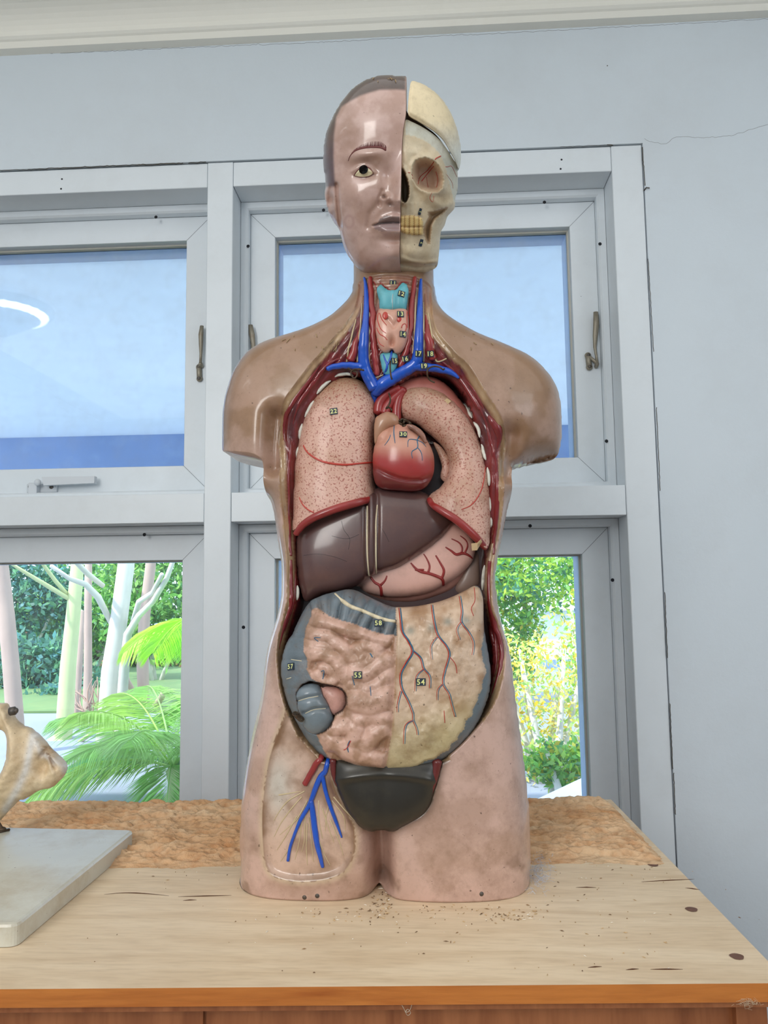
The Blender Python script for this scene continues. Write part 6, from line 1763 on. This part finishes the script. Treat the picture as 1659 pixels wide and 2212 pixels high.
label(SKO, 907, 457, '5', [sk.bvh], PI / 2, 6.5, 2.6); label(SKO, 909, 524, '9', [sk.bvh], PI / 2 + .05, 7.0, 3.6)

# ------------------------------------------------------------------ bone specimen on its board
BT = 0.0195
spec = empty('bone_specimen', (*atZ(60, 1900, ZD)[:2], ZD), 'pale animal bone wired on a grimy white board at the left end of the cabinet', 'bone specimen')
nr = atZ(37, 1995, ZD + BT); fr_ = atZ(290, 1792, ZD + BT); fl_ = atZ(0, 1786, ZD + BT); nl_ = atZ(0, 1996, ZD + BT)
dl = (nl_ - nr)[:2]; dl /= np.linalg.norm(dl); dfl = (fl_ - fr_)[:2]; dfl /= np.linalg.norm(dfl)
C4 = [nr[:2], fr_[:2], fr_[:2] + dfl * 0.34, nr[:2] + dl * 0.20]
def rounded(C, r, k=6):
    out = []
    n = len(C)
    for i in range(n):
        p, a, c = C[i], C[i - 1], C[(i + 1) % n]
        u = (a - p) / np.linalg.norm(a - p); v = (c - p) / np.linalg.norm(c - p)
        for t in np.linspace(0, 1, k): out.append((1 - t) ** 2 * (p + u * r) + 2 * t * (1 - t) * p + t * t * (p + v * r))
    return np.array(out)
O_ = rounded(C4, 0.008)
cen = O_.mean(0)
b = MB()
lv = [(0, ZD + 0.0006), (0, ZD + BT - .003), (0.0009, ZD + BT - .0009), (0.003, ZD + BT)]
n = len(O_); V = []
Tn = np.roll(O_, -1, 0) - np.roll(O_, 1, 0); Nn = np.stack([-Tn[:, 1], Tn[:, 0]], 1); Nn /= np.linalg.norm(Nn, axis=1)[:, None]
if ((cen - O_) * Nn).sum() < 0: Nn = -Nn
for ins, z in lv: V += [(*(O_[i] + Nn[i] * ins), z) for i in range(n)]
F = [(l * n + i, l * n + (i + 1) % n, (l + 1) * n + (i + 1) % n, (l + 1) * n + i) for l in range(3) for i in range(n)]
F += [tuple(range(3 * n, 4 * n)), tuple(range(n))[::-1]]
b.add(V, F, 0, smooth=False)
b.build('base_board', [mat('grimy_white_board', lin((208, 208, 196)), 0.35, coat=.2, dirt=lin((168, 148, 112)), dirt_amt=0.9, dscale=8, speck=lin((90, 60, 36)), speck_scale=190, speck_th=.72, var=0.08)], spec)
# brown drift of dust on the board's corner comes from the crumbling wood behind it
BO = cB([(-210, 225), (-120, 205), (0, 205), (80, 210), (95, 262), (140, 282), (147, 340), (190, 400), (260, 460), (330, 480), (400, 540), (480, 620), (550, 710), (640, 790), (715, 860), (742, 910), (735, 960), (700, 1030), (640, 1090), (590, 1140), (545, 1150), (470, 1165), (380, 1210), (290, 1270), (240, 1265), (170, 1330), (80, 1420), (10, 1500), (-60, 1570), (-140, 1610), (-190, 1560), (-170, 1440), (-90, 1240), (0, 1065), (50, 985), (90, 900), (112, 800), (120, 690), (110, 590), (70, 515), (0, 488), (-90, 470), (-200, 430), (-270, 330)])
YB_ = atZ(6, 1800, ZD + BT)[1]
def bonex(P, h, F_):
    q = pxof(F_, P, h)
    e_ = 0.010 * np.exp(-(dist(cB([(60, 240), (150, 480), (170, 620), (160, 850), (60, 1050), (-60, 1300)]), q, False) / 13) ** 2)
    e_ += -0.014 * np.exp(-(((q[:, 0] - 85) / 16) ** 2 + ((q[:, 1] - 1660) / 22) ** 2))
    e_ += 0.006 * np.exp(-(dist(cB([(330, 490), (480, 620), (600, 800), (730, 900)]), q, False) / 7) ** 2)
    e_ += -0.007 * np.exp(-(dist(cB([(520, 720), (560, 830), (600, 940)]), q, False) / 5) ** 2) - 0.005 * np.exp(-(dist(cB([(430, 800), (480, 760), (490, 700)]), q, False) / 4) ** 2)
    e_ += 0.004 * np.exp(-(dist(cB([(400, 560), (440, 700), (540, 800), (600, 1000)]), q, False) / 4) ** 2)
    e_ += 0.003 * (fnoise(q[:, 0] / 7, q[:, 1] / 7, 4) - .5) * sstep(.002, .01, h)
    return e_ * sstep(0, .008, h)
def bonecol(q, P, wf):
    n = len(P); f = fnoise(q[:, 0] / 12, q[:, 1] / 12, 5)
    c = mixc(np.tile(lin((236, 216, 182)), (n, 1)), np.tile(lin((210, 182, 142)), (n, 1)), f)
    gy = .9 * np.exp(-(dist(cB([(370, 560), (330, 750), (290, 950), (200, 1150), (60, 1400)]), q, False) / 9) ** 2) + .8 * np.exp(-(dist(cB([(420, 650), (450, 760), (700, 900), (720, 960)]), q, False) / 7) ** 2)
    c = mixc(c, np.tile(lin((222, 220, 216)), (n, 1)), np.clip(gy, 0, 1))
    dk_ = .8 * np.exp(-(dist(cB([(520, 720), (560, 830), (600, 940)]), q, False) / 5) ** 2) + .7 * np.exp(-(dist(cB([(430, 820), (480, 760), (490, 700)]), q, False) / 4) ** 2)
    return mixc(c, np.tile(lin((120, 84, 48)), (n, 1)), np.clip(dk_ * (.4 + f), 0, .9))
bo = organ(BO, YB_ + .012, 0.032, step=0.002, extra=bonex, colf=bonecol, back=0.02)
b = MB(); bo.into(b); b.build('bone', [M['bone']], spec)
b = MB()
foot = atZ(4, 1797, ZD + BT)
b.tube(smooth_poly([foot + (-.03, .012, .06), foot + (-.02, .006, .03), foot + (-.006, 0, .012), foot + (0.002, 0, 0.001)], .004, False), 0.0022, seg=8)
b.ball(foot + (0, 0, .003), (.005, .004, .003)); b.tube([foot + (-.002, -.006, .001), foot + (.007, .004, .0015)], .0016, seg=6)
b.build('wire_stay', [M['wire']], spec)
b = MB(); p = atY(22, 1537, YB_ - .005); b.tube([p, p + (.006, 0, .001)], .005, seg=12); b.tube([p + (.006, 0, .001), p + (.0085, 0, .0012)], .003, seg=12)
b.build('bolt', [M['steel']], spec)

# ------------------------------------------------------------------ small litter
rs = random.Random(11)
b = MB()
cols = [lin(c) for c in ((150, 118, 84), (180, 150, 108), (112, 86, 62), (204, 172, 128), (236, 226, 210))]
def crumb(px, py, big=1.0):
    p = atZ(px, py, ZD)
    a = rs.random() * PI; ln = (0.0006 + 0.0022 * rs.random() ** 2) * big; wd = (0.0003 + 0.0004 * rs.random()) * big
    e1 = np.array((math.cos(a), math.sin(a), 0)); e2 = np.array((-math.sin(a), math.cos(a), 0)); z = np.array((0, 0, 1))
    V = [p + e1 * ln + z * .0004, p - e1 * ln + z * .0004, p + e2 * wd + z * .0004, p - e2 * wd + z * .0004, p + z * (.0005 + wd), p + z * .0001]
    b.add(V, [(0, 2, 4), (2, 1, 4), (1, 3, 4), (3, 0, 4), (2, 0, 5), (1, 2, 5), (3, 1, 5), (0, 3, 5)], 0, cols[rs.randrange(5)], smooth=False)
for _ in range(120):   # between and before the thighs
    crumb(rs.gauss(880, 170), 1955 + abs(rs.gauss(0, 38)))
for _ in range(60): crumb(rs.gauss(1095, 45), rs.uniform(1956, 1990), 1.1)
for _ in range(70): crumb(rs.gauss(828, 16), rs.uniform(1915, 1985), 1.2)
for _ in range(110): crumb(rs.uniform(20, 1640) if _ % 2 else rs.uniform(1150, 1450), rs.uniform(1870, 2110), .9)
for _ in range(110): crumb(rs.uniform(330, 1420), 1858 + abs(rs.gauss(0, 22)), 1.0)
tag(b.build('crumbs', [mat('dry_crumbs', attr=True, rough=.9, var=.1)]), 'dry brown crumbs and chaff scattered over the cabinet top', 'crumbs', kind='stuff')
# pale lint beside the right thigh
b = MB()
for _ in range(130):
    x, y = rs.gauss(1165, 14), rs.gauss(1888, 20)
    if x < 1146: x = 1146 + rs.random() * 10
    p = atZ(x, y, ZD + .001 + .004 * rs.random()); a = rs.random() * 2 * PI; l = .004 + .008 * rs.random()
    b.tube([p, p + np.array((math.cos(a) * l * .5, math.sin(a) * l * .5, .002)), p + np.array((math.cos(a + .6) * l, math.sin(a + .6) * l, -.0003))], 0.00016, seg=3, cap=False)
tag(b.build('lint', [mat('grey_lint', lin((206, 210, 222)), .9)]), 'tuft of pale grey lint on the cabinet right of the model foot', 'lint', kind='stuff')
# dust and straw on shoulders and head
b = MB()
for x0, x1, y0, y1, k in ((600, 740, 720, 760, 12), (960, 1080, 715, 770, 7), (800, 860, 170, 178, 5), (690, 740, 740, 780, 3)):
    for _ in range(k):
        x, y = rs.uniform(x0, x1), rs.uniform(y0, y1)
        h = stick(x, y, [BR_.bvh, fc.bvh], .0005)
        if h is None: continue
        a = rs.random() * 2 * PI; l = .001 + .0025 * rs.random()
        p = h[0]; e = np.cross(h[1], (math.cos(a), math.sin(a), .3)); e /= np.linalg.norm(e)
        b.tube([p - e * l, p + h[1] * .0004, p + e * l], 0.0003 + .0002 * rs.random(), seg=4)
b.build('chaff', [mat('chaff', lin((176, 150, 112)), .9)], torso)
# thread loop and dust tuft on the front edge
zf = ZD - .001
b = MB()
ye = float((cFR - ux * .5)[1])
def fe(px, py, out=.0012):
    d = ray(px, py)
    # plane of the cabinet front edge
    nrm = np.array((*(-uy), 0.0)); p0 = np.array((*cFR, 0)) + nrm * out
    t = ((p0 - CAM) @ nrm) / (d @ nrm)
    return CAM + d * t
S = smooth_poly([(862, 2131), (860, 2146), (864, 2163), (872, 2178), (880, 2193), (887, 2188), (881, 2180), (876, 2186), (884, 2184), (890, 2168), (890, 2150), (884, 2136), (870, 2131)], 2, False)
b.tube([fe(x, y, .0015 + .001 * math.sin(i * .3)) for i, (x, y) in enumerate(S)], 0.00022, seg=5)
tag(b.build('thread_loop', [mat('thread', lin((200, 186, 164)), .8)]), 'loose loop of pale thread hanging over the front edge of the cabinet', 'thread')
b = MB()
for (x, y, rx, rz) in ((133, 2148, .0028, .0035), (137, 2158, .0022, .004), (129, 2143, .0015, .002), (140, 2164, .0010, .003), (116, 2146, .001, .002)):
    b.ball(fe(x, y, .0016), (rx, .0014, rz), seg=9, rings=7)
V_ = b.v
for i in range(len(V_)): V_[i] = V_[i] + (np.array([[rs.gauss(0, 1), rs.gauss(0, .4), rs.gauss(0, 1)] for _ in range(len(V_[i]))]) * .0004)
tag(b.build('dust_tuft', [mat('dust', lin((150, 134, 110)), .95)]), 'small grey tuft of dust stuck to the left part of the cabinet front edge', 'dust')
b = MB()
for _ in range(40):
    x, y = rs.gauss(1617, 9), rs.gauss(2166, 3.5); p = fe(x, y, .001); a = rs.random() * 2 * PI; l = .003 + .004 * rs.random()
    b.tube([p, p + np.array((math.cos(a) * l * .6, -.001, math.sin(a) * l * .4)), p + np.array((math.cos(a + .7) * l, 0, math.sin(a + .7) * l * .5))], 0.00012, seg=3, cap=False)
tag(b.build('cobweb_tuft', [mat('cobweb', lin((214, 190, 160)), .9)]), 'wisp of cobweb under the right end of the cabinet front edge', 'cobweb', kind='stuff')
